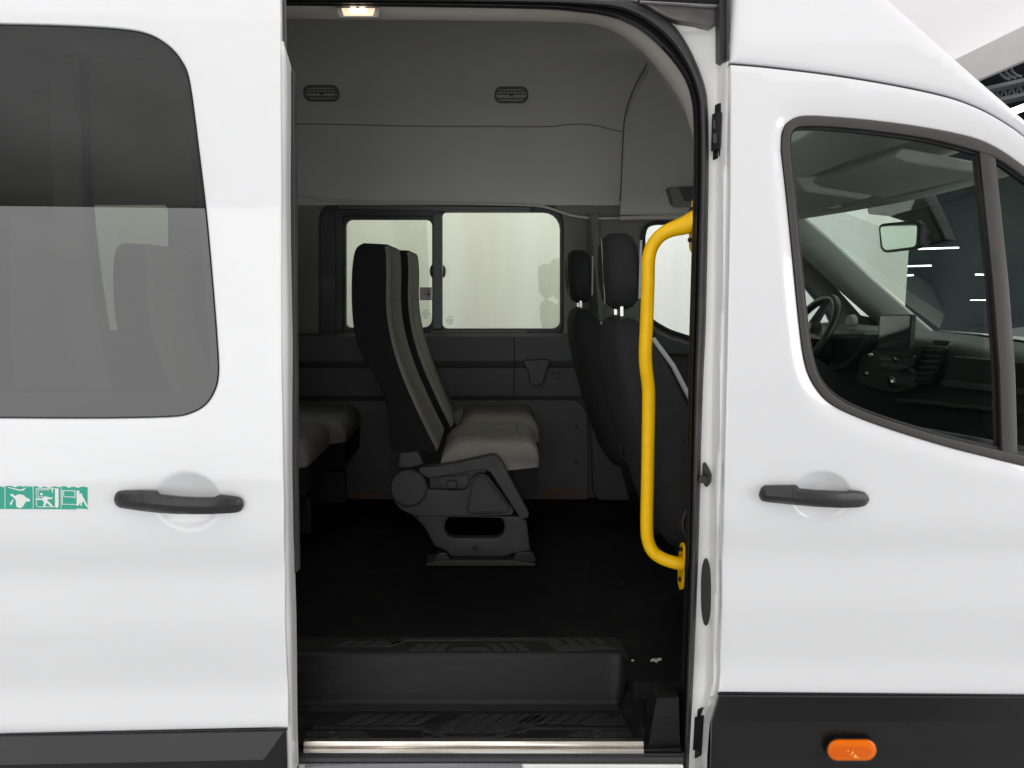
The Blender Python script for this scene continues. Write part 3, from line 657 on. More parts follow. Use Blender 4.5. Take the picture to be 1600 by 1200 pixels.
plate('rubber_plug', st(1103, 925, 53, 7.6, 9) and [(1103 + 7.8 * math.cos(t) * (1 if abs(math.sin(t)) < .97 else 1), 925 + 53 * math.copysign(abs(math.sin(t)) ** 0.72, math.sin(t))) for t in np.arange(0, 6.283, 0.2)], 0.004, BLACKPL, 0.002)
plate('buffer_plate', rounded([(1098, 724), (1102, 722), (1107, 730), (1112, 742), (1111, 754), (1104, 762), (1100, 758), (1097, 745)], 3), 0.006, BLACKPL, 0.002)
b = MB(); p0 = U(1103, 744, yp(1103, 744)); b.tube([p0, p0 + Vector((-0.010, -0.018, 0.0)), p0 + Vector((-0.014, -0.026, 0))], 0.0075, 12); b.tube([p0 + Vector((-0.014, -0.026, 0)), p0 + Vector((-0.019, -0.036, 0))], [0.0095, 0.0085], 12)
b.build('buffer_pin', BLACKPL, VAN)
# body sill below the opening
b = MB()
ps = [(1185, 0.035), (1193, 0.03), (1194, 0.0), (1197, -0.005)]
b.prism([U(466, 1196, 0.0), U(690, 1195, 0.0), U(1068, 1196, 0.0), U(1072, 1260, 0.0), U(460, 1260, 0.0)], (0, 0.010, 0)); b.build('sill', PAINT_IN, VAN, bevel=0.004)
pprism('sill_plate', [(476, 1196.5), (816, 1196), (820, 1230), (476, 1230)], -0.006, -0.001, mat('sill_grey', (0.30, 0.30, 0.33), 0.35, metal=0.6), VAN, bevel=0.001)
b = MB(); b.tube([U(466, 1187, 0.012), U(760, 1187, 0.012), U(1066, 1187, 0.012)], 0.0095, 12); b.build('sill_seal', RUBBER, SEAL)
b = MB(); b.tube([U(466, 1180, 0.022), U(760, 1180.5, 0.022), U(1066, 1181, 0.022)], 0.0075, 10); b.build('sill_seal_lip', RUBBER_DK, SEAL)
b = MB(); b.tube([U(466, 1194.5, 0.006), U(1066, 1195, 0.006)], 0.0022, 8); b.build('sill_bead', mat('bead_grey', (0.45, 0.45, 0.47), 0.4), VAN)
pprism('sill_backing', [(455, 1176), (1070, 1176), (1070, 1230), (455, 1230)], 0.03, 0.06, RUBBER_DK, VAN)

# ---------------------------------------------------------------- step well
FZ = 0.676; SZ = 0.54
STEP = None
def YZ(px, py, Z): return UZ(px, py, Z)
SX0, SX1 = UZ(440, 1100, SZ).x - 0.5, UZ(975, 1100, SZ).x
rtop_y = UZ(760, 1024, FZ).y; rbot_y = UZ(760, 1099, SZ).y; sil_y = UZ(760, 1163, SZ).y
b = MB(); rings = []
prof = [(sil_y - 0.002, SZ - 0.03), (sil_y, SZ), (rbot_y - 0.012, SZ), (rbot_y - 0.003, SZ + 0.004), (rbot_y, SZ + 0.014), (rtop_y + 0.012, FZ - 0.016), (rtop_y + 0.016, FZ - 0.006), (rtop_y + 0.026, FZ - 0.0005), (rtop_y + 0.115, FZ - 0.0005)]
xr_t = UZ(1003, 1160, SZ).x; xr_m = UZ(966, 1098, SZ).x; xr_u = U(975, 1025, rtop_y).x
# riser + tread, then a rounded turn into the right side wall
def well_ring(k):       # k along the profile
    y, z = prof[k]; t = min(1.0, max(0.0, (y - sil_y) / (rbot_y - sil_y)))
    xr = xr_t + (xr_m - xr_t) * t
    if k >= 4: xr = xr_m + (xr_u - xr_m) * min(1, (z - SZ) / (FZ - SZ))
    q = min(1.0, max(0.0, (k - 3) / 2.0))
    return [(-1.3, y, z), (-0.6, y, z), (-0.2, y, z), (xr - 0.05, y, z), (xr - 0.03, y, z), (xr - 0.012, y - 0.003 * q, z), (xr - 0.002, y - 0.012 * q, z), (xr + 0.003 * q, y - 0.03 * q, z), (xr + 0.008 * q, y - 0.05 * q, z)]
b.loft([well_ring(k) for k in range(len(prof))], closed_ring=False, caps=False); STEP = b.build('step', STEPM, VAN, sharp=60)
b = MB()
w0 = [(xr_t, sil_y, SZ - 0.01), (xr_m, rbot_y, SZ - 0.0), (xr_u + 0.0, rtop_y + 0.02, FZ - 0.006)]
q0, q1 = Vector(w0[0]), Vector(w0[1]); q2 = Vector(w0[2]); top_f = UZ(1020, 1092, FZ - 0.012); 
sw = [q0, q1, q2, Vector((xr_u + 0.045, rtop_y + 0.01, FZ)), Vector((U(1035, 1095, 0.10).x, 0.105, FZ - 0.004)), Vector((U(1022, 1150, 0.09).x, 0.08, SZ + 0.02)), Vector((U(1008, 1172, 0.075).x, 0.065, SZ - 0.01))]
b.loft([[q0, (q0 + sw[6]) / 2, sw[6]], [(q0 + q1) / 2, (q1 + sw[5]) / 2 + Vector((0.004, 0, 0.02)), sw[5]], [q1, (q1 + q2) / 2 + Vector((0.010, -0.006, 0.0)), sw[4]], [q2 - Vector((0, 0.0, 0.03)), q2 + Vector((0.015, 0, -0.004)), sw[3]]], closed_ring=False, caps=False)
b.build('step_side', STEPM, VAN, sharp=80)
pprism('step_end_box', rounded([(1026, 1091), (1061, 1090), (1063, 1171), (1012, 1172), (1016, 1150)], [4, 1, 1, 2, 2]), 0.045, 0.26, STEPM, VAN, bevel=0.005, segs=3)
pprism('step_end_foot', [(1005, 1172), (1064, 1170), (1064, 1178), (1005, 1178)], 0.028, 0.16, STEPM, VAN, bevel=0.002)
# bright sill strip: two ribs
CY = sil_y - 0.030
X0s, X1s = U(474, 1168, CY).x, U(1006, 1168, CY).x
b = MB()
zs = [U(760, y, CY).z for y in (1160.5, 1166, 1167, 1169, 1170.5, 1177)]
pr = [(CY + 0.030, zs[0] - 0.006), (CY + 0.006, zs[0] - 0.0005), (CY + 0.003, zs[1]), (CY + 0.007, zs[2]), (CY + 0.007, zs[3]), (CY, zs[4]), (CY - 0.002, zs[5]), (CY + 0.030, zs[5] - 0.001)]
b.loft([[(x, y, z) for y, z in pr] for x in (X0s, X1s)]); b.build('sill_strip', CHROME, VAN, sharp=20)
# raised tread bars
for q in ([(492, 1103), (963, 1101), (968, 1110), (480, 1111)],):
    zprism('tread_bar', q, SZ, 0.0015, TREAD, STEP)
def zs_(poly, Z=SZ, h=0.002): return zprism('tread_bar', poly, Z, h, TREAD, STEP, bevel=0.0006, segs=1)
for k in range(5):                       # left group of slanting bars
    x = 531 + k * 26.5; zs_([(x + 34, 1116.5), (x + 52, 1116.5), (x + 12, 1133), (x - 8, 1133)])
for k in range(6):                       # middle long bars
    x = 690 + k * 24; zs_([(x + 34, 1116), (x + 54, 1116), (x + 7 - max(0, 0) , 1146), (x - 15, 1146)])
for k in range(6):
    x = 806 + k * 24; zs_([(x + 30, 1115.5), (x + 47, 1115.5), (x + 18, 1131.5), (x - 1, 1131.5)])
zs_([(490, 1136), (660, 1136), (700, 1151), (770, 1151), (812, 1136), (982, 1138), (984, 1141), (815, 1140), (776, 1155), (694, 1155), (655, 1140), (488, 1140)])
zs_([(948, 1115), (968, 1114), (979, 1133), (912, 1134)])
zs_([(478, 1143), (565, 1143), (580, 1152), (478, 1152)]); zs_([(900, 1143), (985, 1143), (990, 1152), (885, 1152)])
for (x, y) in ((522, 1149), (668, 1148), (782, 1147), (933, 1147)):
    z0 = [UZ(x + 9 * math.cos(t), y + 5 * math.sin(t), SZ + 0.002) for t in np.arange(0, 6.28, 0.35)]
    b = MB(); b.tube(z0, 0.0022, 6, closed=True, ref=(0, 0, 1)); b.build('drain_ring', TREAD, STEP)
def zf_(poly): return zprism('tread_bar', poly, FZ - 0.0005, 0.002, TREAD, STEP, bevel=0.0006, segs=1)
zf_([(505, 1012), (610, 1011), (636, 1002), (850, 1001), (872, 1018), (968, 1015), (940, 1008), (882, 1008), (842, 997), (630, 998), (606, 1009), (520, 1010)])
for k in range(4): x = 530 + k * 24; zf_([(x + 15, 1002), (x + 30, 1002), (x + 11, 1008.5), (x - 6, 1008.5)])
for k in range(3): x = 640 + k * 19; zf_([(x + 14, 1007), (x + 27, 1007), (x + 14, 1017), (x - 3, 1017)])
zf_([(712, 1012), (756, 1012), (768, 1017), (700, 1017)])
for k in range(3): x = 760 + k * 20; zf_([(x + 0, 1006), (x + 12, 1006), (x + 28, 1016.5), (x + 13, 1016.5)])
for k in range(4): x = 852 + k * 22; zf_([(x + 0, 997), (x + 14, 997), (x + 32, 1006.5), (x + 16, 1006.5)])
# floor
b = MB(); b.box((-2.6, rtop_y + 0.024, FZ - 0.05), (xr_u - 0.0, 1.95, FZ - 0.002)); b.build('cabin_floor', FLOORM, VAN)
b = MB(); b.box((xr_u + 0.001, 0.115, FZ - 0.05), (1.6, 1.95, FZ - 0.003)); b.build('cabin_floor', FLOORM, VAN)
zprism('paint_chip', [(1016, 1032), (1020, 1029), (1026, 1030), (1029, 1028), (1034, 1029), (1033, 1032), (1028, 1033), (1026, 1036), (1022, 1033), (1017, 1034)], FZ - 0.0026, 0.0008, mat('chip', (0.5, 0.48, 0.44), 0.7), VAN)
zprism('paint_chip', [(986, 1032), (989, 1030.5), (991, 1032.5), (988, 1034)], FZ - 0.0026, 0.0008, MATS['chip'], VAN)

# ---------------------------------------------------------------- headliner
HL = [(1.905, 2.075), (1.90, 2.11), (1.885, 2.17), (1.86, 2.30), (1.832, 2.415), (1.80, 2.50), (1.745, 2.59), (1.66, 2.68), (1.53, 2.745), (1.3, 2.79), (1.0, 2.81), (0.7, 2.79), (0.47, 2.745), (0.39, 2.69), (0.35, 2.61), (0.335, 2.52), (0.33, 2.42)]
HLs = crom(HL, 5)
def on_head(px, py):
    d = ray(px, py)
    for i in range(len(HLs) - 1):
        y0, z0 = HLs[i]; y1, z1 = HLs[i + 1]
        # CAM + d t: (y - y0)(z1 - z0) = (z - z0)(y1 - y0)
        A = d.y * (z1 - z0) - d.z * (y1 - y0); B = (CAM.y - y0) * (z1 - z0) - (CAM.z - z0) * (y1 - y0)
        if abs(A) < 1e-9: continue
        t = -B / A; p = CAM + d * t; s = ((p.y - y0) * (y1 - y0) + (p.z - z0) * (z1 - z0)) / ((y1 - y0) ** 2 + (z1 - z0) ** 2)
        if -1e-6 <= s <= 1 + 1e-6 and t > 0:
            tv = Vector((0, y1 - y0, z1 - z0)).normalized(); nv = Vector((1, 0, 0)).cross(tv)
            if nv.dot(d) > 0: nv = -nv
            return p, tv, nv
    return None
seam_v = [(1040, 58), (1022, 82), (1013, 95), (998, 122), (985, 150), (976, 180), (973, 210), (971, 260), (969, 300), (968, 314)]
SV = [on_head(x, y)[0] for x, y in seam_v]
xs_of = lambda z: float(np.interp(z, [p.z for p in SV[::-1]], [p.x for p in SV[::-1]]))
b = MB(); xs_u = [k / 10 for k in range(11)]
b.loft([[(-2.6 + (xs_of(z) + 2.6) * u, y, z) for (y, z) in HLs] for u in xs_u], closed_ring=False, caps=False); HLO = b.build('headliner', LINER, VAN, sharp=70)
zmax = lambda x: float(np.interp(x, [0.4, 0.62, 0.80, 1.0, 1.2, 1.36], [1.0, 0.98, 0.80, 0.47, 0.22, 0.10]))
b = MB(); rows = []
for k in range(9):
    u = k / 8; row = []
    for (y, z) in HLs:
        x = (xs_of(z) + 0.004) * (1 - u) + (1.36 + 0.1 * math.sin(math.pi * min(1, max(0, (y - 0.2) / 1.7)))) * u
        s = zmax(x) if u > 0 else 1.0; s = min(s, 1.0)
        row.append((x, y - 0.004 * (1 if y > 1 else -1), 2.03 + (z - 2.075) * (1 + (s - 1) * min(1, u * 1.6))))
    rows.append(row)
b.loft(rows, closed_ring=False, caps=False); CHL = b.build('cab_headliner', LINER, VAN, sharp=70)
b = MB(); b.loft([[(xs_of(z) + dx, y + 0.012 * (1 if y > 1 else -1), z + 0.012 * (z > 2.6)) for (y, z) in HLs] for dx in (-0.12, 0.0, 0.14)], closed_ring=False, caps=False); b.build('seam_backing', LINER, HLO, sharp=70)  # added strip that blocks light leaking through the headliner seam
SEAMM = mat('seam_shadow', (0.13, 0.128, 0.118), 0.9)
b = MB(); b.tube([p + Vector((0.002, -0.001, 0)) for p in crom(SV, 4) and [Vector(q) for q in crom([tuple(p) for p in SV], 4)]], 0.0032, 6); b.build('seam', SEAMM, HLO)
hs = [on_head(x, y)[0] for x, y in ((380, 192), (470, 193.5), (560, 195), (640, 197), (740, 197.5), (850, 198), (880, 195.5), (905, 194), (930, 196), (950, 201), (972, 206))]
b = MB(); b.tube([Vector(q) for q in crom([tuple(p) for p in hs], 4)], 0.0022, 6); b.build('seam', SEAMM, HLO)
VENTM = mat('vent_plastic', (0.11, 0.11, 0.10), 0.55)
def vent(px, py, w, h):
    p, tv, nv = on_head(px, py); u = Vector((1, 0, 0)); v = tv if tv.z > 0 else -tv
    M = Matrix.Translation(p + nv * 0.004) @ Matrix((u.to_4d(), v.to_4d(), nv.to_4d(), Vector((0, 0, 0, 1)))).transposed()
    M[0][3], M[1][3], M[2][3] = p + nv * 0.004
    for i, a in enumerate((u, v, nv)):
        for j in range(3): M[j][i] = a[j]
        M[3][i] = 0
    fr = empty('x', (0, 0, 0)); bpy.data.objects.remove(fr)
    # frame ring
    b = MB(); O = rr(-w / 2, -h / 2, w / 2, h / 2, h * 0.42); I = rr(-w / 2 + .010, -h / 2 + .010, w / 2 - .010, h / 2 - .010, h * 0.30); O2 = rr(-w / 2 + .003, -h / 2 + .003, w / 2 - .003, h / 2 - .003, h * 0.40)
    b.loft([[M @ Vector((x, y, -0.006)) for x, y in O], [M @ Vector((x, y, 0.002)) for x, y in O], [M @ Vector((x, y, 0.006)) for x, y in O2], [M @ Vector((x, y, 0.006)) for x, y in I], [M @ Vector((x, y, -0.012)) for x, y in I]], caps=False)
    F = b.build('air_vent', VENTM, VAN, sharp=30)
    b = MB(); b.prism([M @ Vector((x, y, -0.010)) for x, y in I], nv * -0.006); b.build('vent_back', BLACKPL, F)
    iw, ih = w - 0.024, h - 0.024
    for k in range(3):
        yy = -ih / 2 + ih * (k + 0.5) / 3 + (0.004 if k == 1 else 0); b = MB(); b.box((-iw / 2, yy - 0.0022, -0.004), (iw / 2, yy + 0.0022, 0.003), M=M); b.build('vent_slat', VENTM, F)
    for k in range(8):
        xx = -iw / 2 + iw * (k + 0.5) / 8; b = MB(); b.box((xx - 0.0016, -ih / 2, -0.008), (xx + 0.0016, ih / 2, -0.0035), M=M); b.build('vent_slat', VENTM, F)
    b = MB(); b.box((-0.008, -0.004, 0.0), (0.010, 0.004, 0.009), M=M); b.build('vent_tab', VENTM, F, bevel=0.001)
vent(502.5, 145.5, 0.158, 0.072); vent(799, 148, 0.150, 0.072)
# dome lamp in the edge trim over the opening
LP = U(559, 19, 0.155 - outp(2.32))
b = MB(); b.prism([U(x, y, 0.122 - outp(2.32)) for x, y in rounded([(524, 11), (594, 11), (590, 27), (530, 27)], 3)], (0, 0.02, 0.006)); DL = b.build('dome_lamp', mat('lamp_bezel', (0.35, 0.33, 0.30), 0.5), VAN, bevel=0.002)
b = MB(); b.prism([U(x, y, 0.1195 - outp(2.32)) for x, y in rounded([(533, 12.5), (586, 12.5), (582.5, 24.5), (537, 24.5)], 2)], (0, 0.004, 0.001)); b.build('lamp_lens', emit('dome_lens', (1.0, 0.74, 0.50), 0.62), DL, bevel=0.001)
for x in (552, 566):
    b = MB(); c = U(x, 15.5, 0.1185 - outp(2.32)); b.loft([[c + Vector((r_ * 1.6 * math.cos(t), -h, r_ * math.sin(t))) for t in np.arange(0, 6.28, 0.6)] for r_, h in ((0.006, 0), (0.005, 0.002), (0.002, 0.003))])
    b.build('lamp_bulb', emit('dome_bulb', (1.0, 0.86, 0.66), 7.0), DL)

# ---------------------------------------------------------------- far side wall, window, lower panels
YW = 1.90
UPZ = U(700, 515, YW).z
upper = [U(300, 515, YW), U(985, 521, YW)]
fw_out = rr(499, 316, 880, 533, [26, 34, 22, 14])
fwX = lambda L, Y=YW: [(U(x, y, Y).x, U(x, y, Y).z) for x, y in L]
LO = [(-2.6, UPZ - 0.02)] + [(U(1000, 521, YW).x, UPZ - 0.02), (U(1000, 330, YW).x, 2.13), (-2.6, 2.13)]
rear_win = [(-2.45, 1.47), (-1.55, 1.47), (-1.5, 1.52), (-1.5, 1.98 - 0.1), (-1.55, 1.90), (-2.45, 1.90)]
rw_out = rr(112, 306, 275, 528, 18)
UL = sheet('side_lining', LO, [fwX(fw_out), fwX(rw_out)], lambda x, z: (x, YW + 0.02 * math.sin(max(0, (z - 1.5)) * 3), z), LINING, VAN, step=0.06, hroll=0.01, hdepth=0.05)
# window frame with its two openings
pane_l = rr(540, 343, 675, 512, [10, 10, 14, 8]); pane_r = rr(691, 331.5, 875.5, 513.5, [6, 26, 12, 8])
WF = sheet('side_window', fwX(fw_out, YW + 0.012), [fwX(pane_l, YW + 0.012), fwX(pane_r, YW + 0.012)], lambda x, z: (x, YW + 0.012, z), BLACKPL, VAN, step=0.08, roll=0.006, depth=0.03, hroll=0.004, hdepth=0.03)
for (L, nm, mm) in ((pane_l, 'sliding_pane', G_FAR), (pane_r, 'fixed_pane', G_FAR)):
    sheet(nm, fwX(L, YW + 0.032), [], lambda x, z: (x, YW + 0.034, z), mm, WF, step=0.2)
rw_in = rr(124, 318, 262, 516, 12)
RW = sheet('side_window', fwX(rw_out, YW + 0.012), [fwX(rw_in, YW + 0.012)], lambda x, z: (x, YW + 0.012, z), BLACKPL, VAN, step=0.08, roll=0.006, depth=0.03, hroll=0.004, hdepth=0.03)
sheet('fixed_pane', fwX(rw_in, YW + 0.032), [], lambda x, z: (x, YW + 0.034, z), G_FAR, RW, step=0.2)
FRG = mat('frame_grey', (0.055, 0.055, 0.06), 0.4)
pprism('frame_rail', [(528, 320), (829, 323), (829, 331), (700, 330.5), (528, 327)], YW - 0.008, YW + 0.02, FRG, WF, bevel=0.003)
pprism('frame_rail', [(672, 516), (823, 516), (823, 529), (672, 527)], YW - 0.008, YW + 0.02, FRG, WF, bevel=0.003)
pprism('pane_frame', rr(676, 334, 690, 514, 2), YW - 0.012, YW + 0.02, FRG, WF, bevel=0.003)
for q in (rr(522, 327, 690, 338, 3), rr(524, 335, 536, 516, 3)): pprism('pane_frame', q, YW - 0.004, YW + 0.02, BLACKPL, WF, bevel=0.003)
b = MB(); c = U(684, 424, YW - 0.014); b.loft([[c + Vector((0.028 * s * math.cos(t), -h, 0.032 * s * math.sin(t))) for t in np.arange(0, 6.28, 0.35)] for s, h in ((1.0, -0.03), (1.0, 0.004), (0.85, 0.012))]); 
b = MB()
for sx in (-1, 1):
    c = U(684 + sx * 8, 424, YW - 0.01); b.loft([[c + Vector((sx * 0.013 * max(0, math.cos(t)) * s, -h, 0.030 * s * math.sin(t))) for t in np.arange(-1.57, 1.58, 0.3)] for s, h in ((1.0, 0), (1.0, 0.012), (0.7, 0.017))])
b.build('window_latch', BLACKPL, WF)
# right-hand lower corner of the frame, grey
# little stickers and etched marks on the panes
pprism('lock_sticker', [(656, 450), (674.5, 450), (674.5, 468), (656, 468)], YW + 0.030, YW + 0.0305, mat('sticker_grey', (0.55, 0.53, 0.50), 0.6), WF)
INK = mat('print_ink', (0.03, 0.03, 0.03), 0.6); INKG = mat('etch_grey', (0.20, 0.22, 0.18), 0.7)
b = MB(); Yk = YW + 0.0295
def mk(x0, y0, x1, y1, mi=0): b.add([U(x0, y0, Yk), U(x1, y0, Yk), U(x1, y1, Yk), U(x0, y1, Yk)], [(0, 1, 2, 3)], mi)
mk(667, 458.5, 671.5, 461.5); mk(667.8, 455.6, 668.6, 458.5); mk(670, 455.6, 670.8, 458.5); mk(667.8, 455.2, 670.8, 455.9)
b.add([U(667.5, 464, Yk), U(671, 464, Yk), U(669.2, 465.8, Yk)], [(0, 1, 2)]); b.add([U(667.5, 454, Yk), U(671, 454, Yk), U(669.2, 452.4, Yk)], [(0, 1, 2)])
for yy in (455, 458, 461): mk(663, yy, 664.5, yy + 1.2)
mk(656, 449, 675, 450.2, 1); mk(656, 468, 675, 469, 1)
for (cx, cy) in ((665, 485), (703, 495)):
    for k in range(10):
        a0, a1 = k * 0.628, (k + 1) * 0.628; b.add([U(cx + 3.6 * math.cos(a0), cy + 1.6 * math.sin(a0), Yk), U(cx + 3.6 * math.cos(a1), cy + 1.6 * math.sin(a1), Yk), U(cx + 3 * math.cos(a1), cy + 1.1 * math.sin(a1), Yk), U(cx + 3 * math.cos(a0), cy + 1.1 * math.sin(a0), Yk)], [(0, 1, 2, 3)], 1)
    for k in range(6): mk(cx - 6 + k * 2, cy + 4, cx - 4.8 + k * 2, cy + 5.6, 1)
    for k in range(3): mk(cx - 5.5 + k * 4, cy + 7.5, cx - 3.6 + k * 4, cy + 8.8, 1)
    mk(cx - 0.4, cy + 8.5, cx + 0.3, cy + 11, 1); mk(cx - 3, cy + 10.8, cx + 3, cy + 11.6, 1)
b.build('pane_marks', [INK, INKG], WF, smooth=False)
# lower panels
b = MB()
lp = [(YW - 0.035, UPZ - 0.015), (YW - 0.055, UPZ - 0.03), (YW - 0.06, U(700, 562, YW).z), (YW - 0.045, U(700, 571, YW).z), (YW - 0.035, U(700, 574, YW).z), (YW - 0.035, U(700, 617, YW).z), (YW - 0.02, U(700, 622, YW).z), (YW - 0.015, U(700, 628, YW).z), (YW - 0.015, FZ - 0.01)]
xs = [-2.6, U(803, 560, YW).x]
b.loft([[(x, y, z) for y, z in lp] for x in xs], closed_ring=False, caps=False); LOWP = b.build('lower_lining', LOWER, VAN, sharp=30, bevel=0)
b = MB(); xs = [U(803, 560, YW).x, U(990, 560, YW).x]
b.loft([[(x, y - 0.001, z) for y, z in lp] for x in xs], closed_ring=False, caps=False); b.build('lower_lining', LOWER, VAN, sharp=30)
b = MB(); b.tube([(U(803, 560, YW).x, y - 0.001, z) for y, z in lp[1:7]], 0.0022, 6); b.build('lining_joint', RUBBER_DK, VAN)
pprism('kick_panel', rounded([(380, 627), (903, 625), (918, 645), (919, 781), (380, 781)], [3, 16, 6, 1, 1]), YW - 0.045, YW - 0.01, KICK, VAN, bevel=0.005, segs=3)
pprism('kick_panel_edge', [(535, 771), (560, 768), (620, 770.5), (650, 770), (840, 768), (870, 764), (900, 766.5), (918, 763), (918.5, 779), (535, 779)], YW - 0.050, YW - 0.035, RUST, VAN, bevel=0.002)
for (x, y) in ((901, 667), (900, 722)):
    b = MB(); c = U(x, y, YW - 0.046); b.loft([[c + Vector((0.008 * s * math.cos(t), -h, 0.008 * s * math.sin(t))) for t in np.arange(0, 6.28, 0.6)] for s, h in ((1, 0), (0.8, 0.004), (0.3, 0.005))]); b.build('panel_clip', BLACKPL, VAN)
# bottle-hook moulding
BH = pprism('bottle_holder', rounded([(817, 563), (860, 562), (858, 569), (853, 580), (848, 600), (838, 604), (829, 600), (826, 580), (820, 570)], 3), YW - 0.085, YW - 0.05, BLACKPL, VAN, bevel=0.006, segs=3)
pprism('holder_slot', rounded([(832, 566), (846, 566), (842, 588), (836, 588)], 2), YW - 0.0865, YW - 0.07, LOWER, BH)
pprism('holder_tab', [(836, 590), (843, 590), (842, 595), (837, 595)], YW - 0.0875, YW - 0.07, SEATP, BH)
pprism('small_socket', rounded([(862, 583), (874, 583), (874, 591), (862, 591)], 1.5), YW - 0.064, YW - 0.05, BLACKPL, VAN, bevel=0.001)
# far B pillar behind the front seats
b = MB(); b.prism([U(x, y, YW - 0.05) for x, y in ((921, 600), (1000, 600), (1000, 790), (934, 782), (926, 770))], (0, 0.04, 0)); b.build('far_pillar_foot', LOWER, VAN, bevel=0.01)
b = MB(); b.tube([U(927, 335, YW), U(929, 420, YW), U(933, 500, YW)], 0.03, 10); b.build('far_pillar_trim', LINING, VAN)
b = MB(); b.tube([U(925, 345, YW - 0.03), U(931, 430, YW - 0.03), U(937, 512, YW - 0.03)], 0.010, 8); b.build('far_pillar_rib', LINING, VAN)
# far cab door: the same window as the near door, mirrored
FMIR = [(x, z) for x, z in FIN]
cabo = [(U(985, 500, YW).x, 0.70), (2.1, 0.70), (2.1, 1.50), (1.78, 1.56), (1.40, 1.96), (1.27, 2.06), (U(985, 500, YW).x, 2.06)]
mirror_hole = [(0.727, 1.58), (0.722, 1.94), (0.735, 1.985), (0.78, 2.00), (1.0, 1.995), (1.2, 1.96), (1.34, 1.89), (1.62, 1.58), (1.66, 1.50), (1.62, 1.43), (1.30, 1.40), (1.05, 1.42), (0.86, 1.48), (0.78, 1.525)]
mh = rounded(mirror_hole, 0.03)
CSL = sheet('cab_side_lining', cabo, [mh], lambda x, z: (x, YW + 0.024, z), LINING, VAN, step=0.08, hroll=0.008, hdepth=0.04)
mh2 = np.array(mh); mi_ = mh2 - normals2(mh2) * 0.014
sheet('cab_window_seal', [tuple(p) for p in mh2 + normals2(mh2) * 0.006], [[tuple(p) for p in mi_]], lambda x, z: (x, YW + 0.010, z), RUBBER_DK, CSL, step=0.05, roll=0.003, hroll=0.003, hdepth=0.02, depth=0.01)
sheet('cab_window_pane', [tuple(p) for p in mh2], [], lambda x, z: (x, YW + 0.055, z), G_FARC, CSL, step=0.2)
b = MB(); b.prism([(0.70, YW - 0.02, 1.36), (2.0, YW - 0.02, 1.30), (2.0, YW - 0.02, 0.72), (0.70, YW - 0.02, 0.72)], (0, 0.03, 0)); b.prism([(0.78, YW - 0.045, 1.49), (0.86, YW - 0.045, 1.455), (1.05, YW - 0.045, 1.40), (1.3, YW - 0.045, 1.375), (1.7, YW - 0.045, 1.40), (1.7, YW - 0.045, 1.34), (0.78, YW - 0.045, 1.38)], (0, 0.06, 0)); b.build('cab_door_trim', mat('cab_trim_grey', (0.07, 0.07, 0.072), 0.6), VAN, bevel=0.008)
# overhead recess with grab edge, upper right
pprism('overhead_pocket', rounded([(1044, 292), (1100, 289), (1100, 322), (1060, 324), (1052, 318)], 3), YW - 0.30, YW - 0.24, LINING, CHL, bevel=0.006)
pprism('pocket_slot', rounded([(1060, 292), (1100, 291), (1100, 314), (1070, 314)], 2), YW - 0.302, YW - 0.26, SEATP, CHL, bevel=0.003)
b = MB(); b.tube([U(968, 341, YW - 0.03), U(1000, 340, YW - 0.03), U(1050, 339, YW - 0.03), U(1100, 340, YW - 0.03)], 0.010, 8); b.build('headliner_edge', LINER_EDGE, CHL)
b = MB(); b.tube([Vector(q) for q in crom([tuple(U(x, y, YW - 0.012)) for x, y in ((300, 300), (465, 305), (510, 313), (600, 316), (760, 319), (832, 321), (860, 326), (890, 336), (925, 341), (967, 341))], 4)], 0.006, 8); b.build('headliner_edge', LINER, HLO)

# ---------------------------------------------------------------- shell: rear, far skin, near rear quarter
b = MB(); b.box((-2.66, 0.12, 0.5), (-2.61, 2.0, 2.86)); b.build('rear_bulkhead', LOWER, VAN)
b = MB(); b.loft([[(x, y, z + 0.035) for (y, z) in HLs[6:-3]] for x in (-2.62, 0.62)], closed_ring=False, caps=False); b.build('roof', PAINT, VAN, sharp=80)
QY = 0.045
def yq(x, z): return QY - outp(z)
qo = [(-2.6, 0.5), (XZ(172, 1100, yq)[0], 0.5)] + [XZ(x, y, yq) for x, y in ((180, 640), (168, 590), (146, 480), (128, 330), (122, 200), (118, 60), (115, -40))] + [(XZ(115, -40, yq)[0], 2.45), (-2.6, 2.45)]
qh = [XZ(x, y, yq) for x, y in crom([(76, 80), (77, 200), (82, 330), (90, 430), (104, 520), (125, 590), (136, 620), (60, 625), (-200, 625), (-330, 600), (-330, 110), (-200, 78)], 3, closed=True)]
qh = [XZ(x, y, yq) for x, y in ((76, 78), (77, 200), (82, 330), (90, 430), (104, 520), (125, 590), (136, 622), (-330, 622), (-330, 78))]
QP = sheet('rear_quarter', qo, [qh], lambda x, z: (x, yq(x, z), z), mat('quarter_grey', (0.22, 0.21, 0.215), 0.5), VAN, step=0.06, roll=0.006, depth=0.05, hroll=0.006, hdepth=0.03, back=True)  # grey outer panel, darker than the white body paint
sheet('quarter_pane', qh, [], lambda x, z: (x, yq(x, z) + 0.015, z), glass('quarter_glass', (0.72, 0.78, 0.72), 1.6), QP, step=0.2)
b = MB(); b.tube([Vector((x, yq(x, z) + 0.03, z)) for x, z in [XZ(px, py, yq) for px, py in crom([(113, -40), (117, 60), (121, 200), (127, 330), (145, 480), (167, 590), (180, 650), (184, 800), (186, 1100)], 4)]], 0.016, 8); b.build('rear_opening_seal', RUBBER, QP)
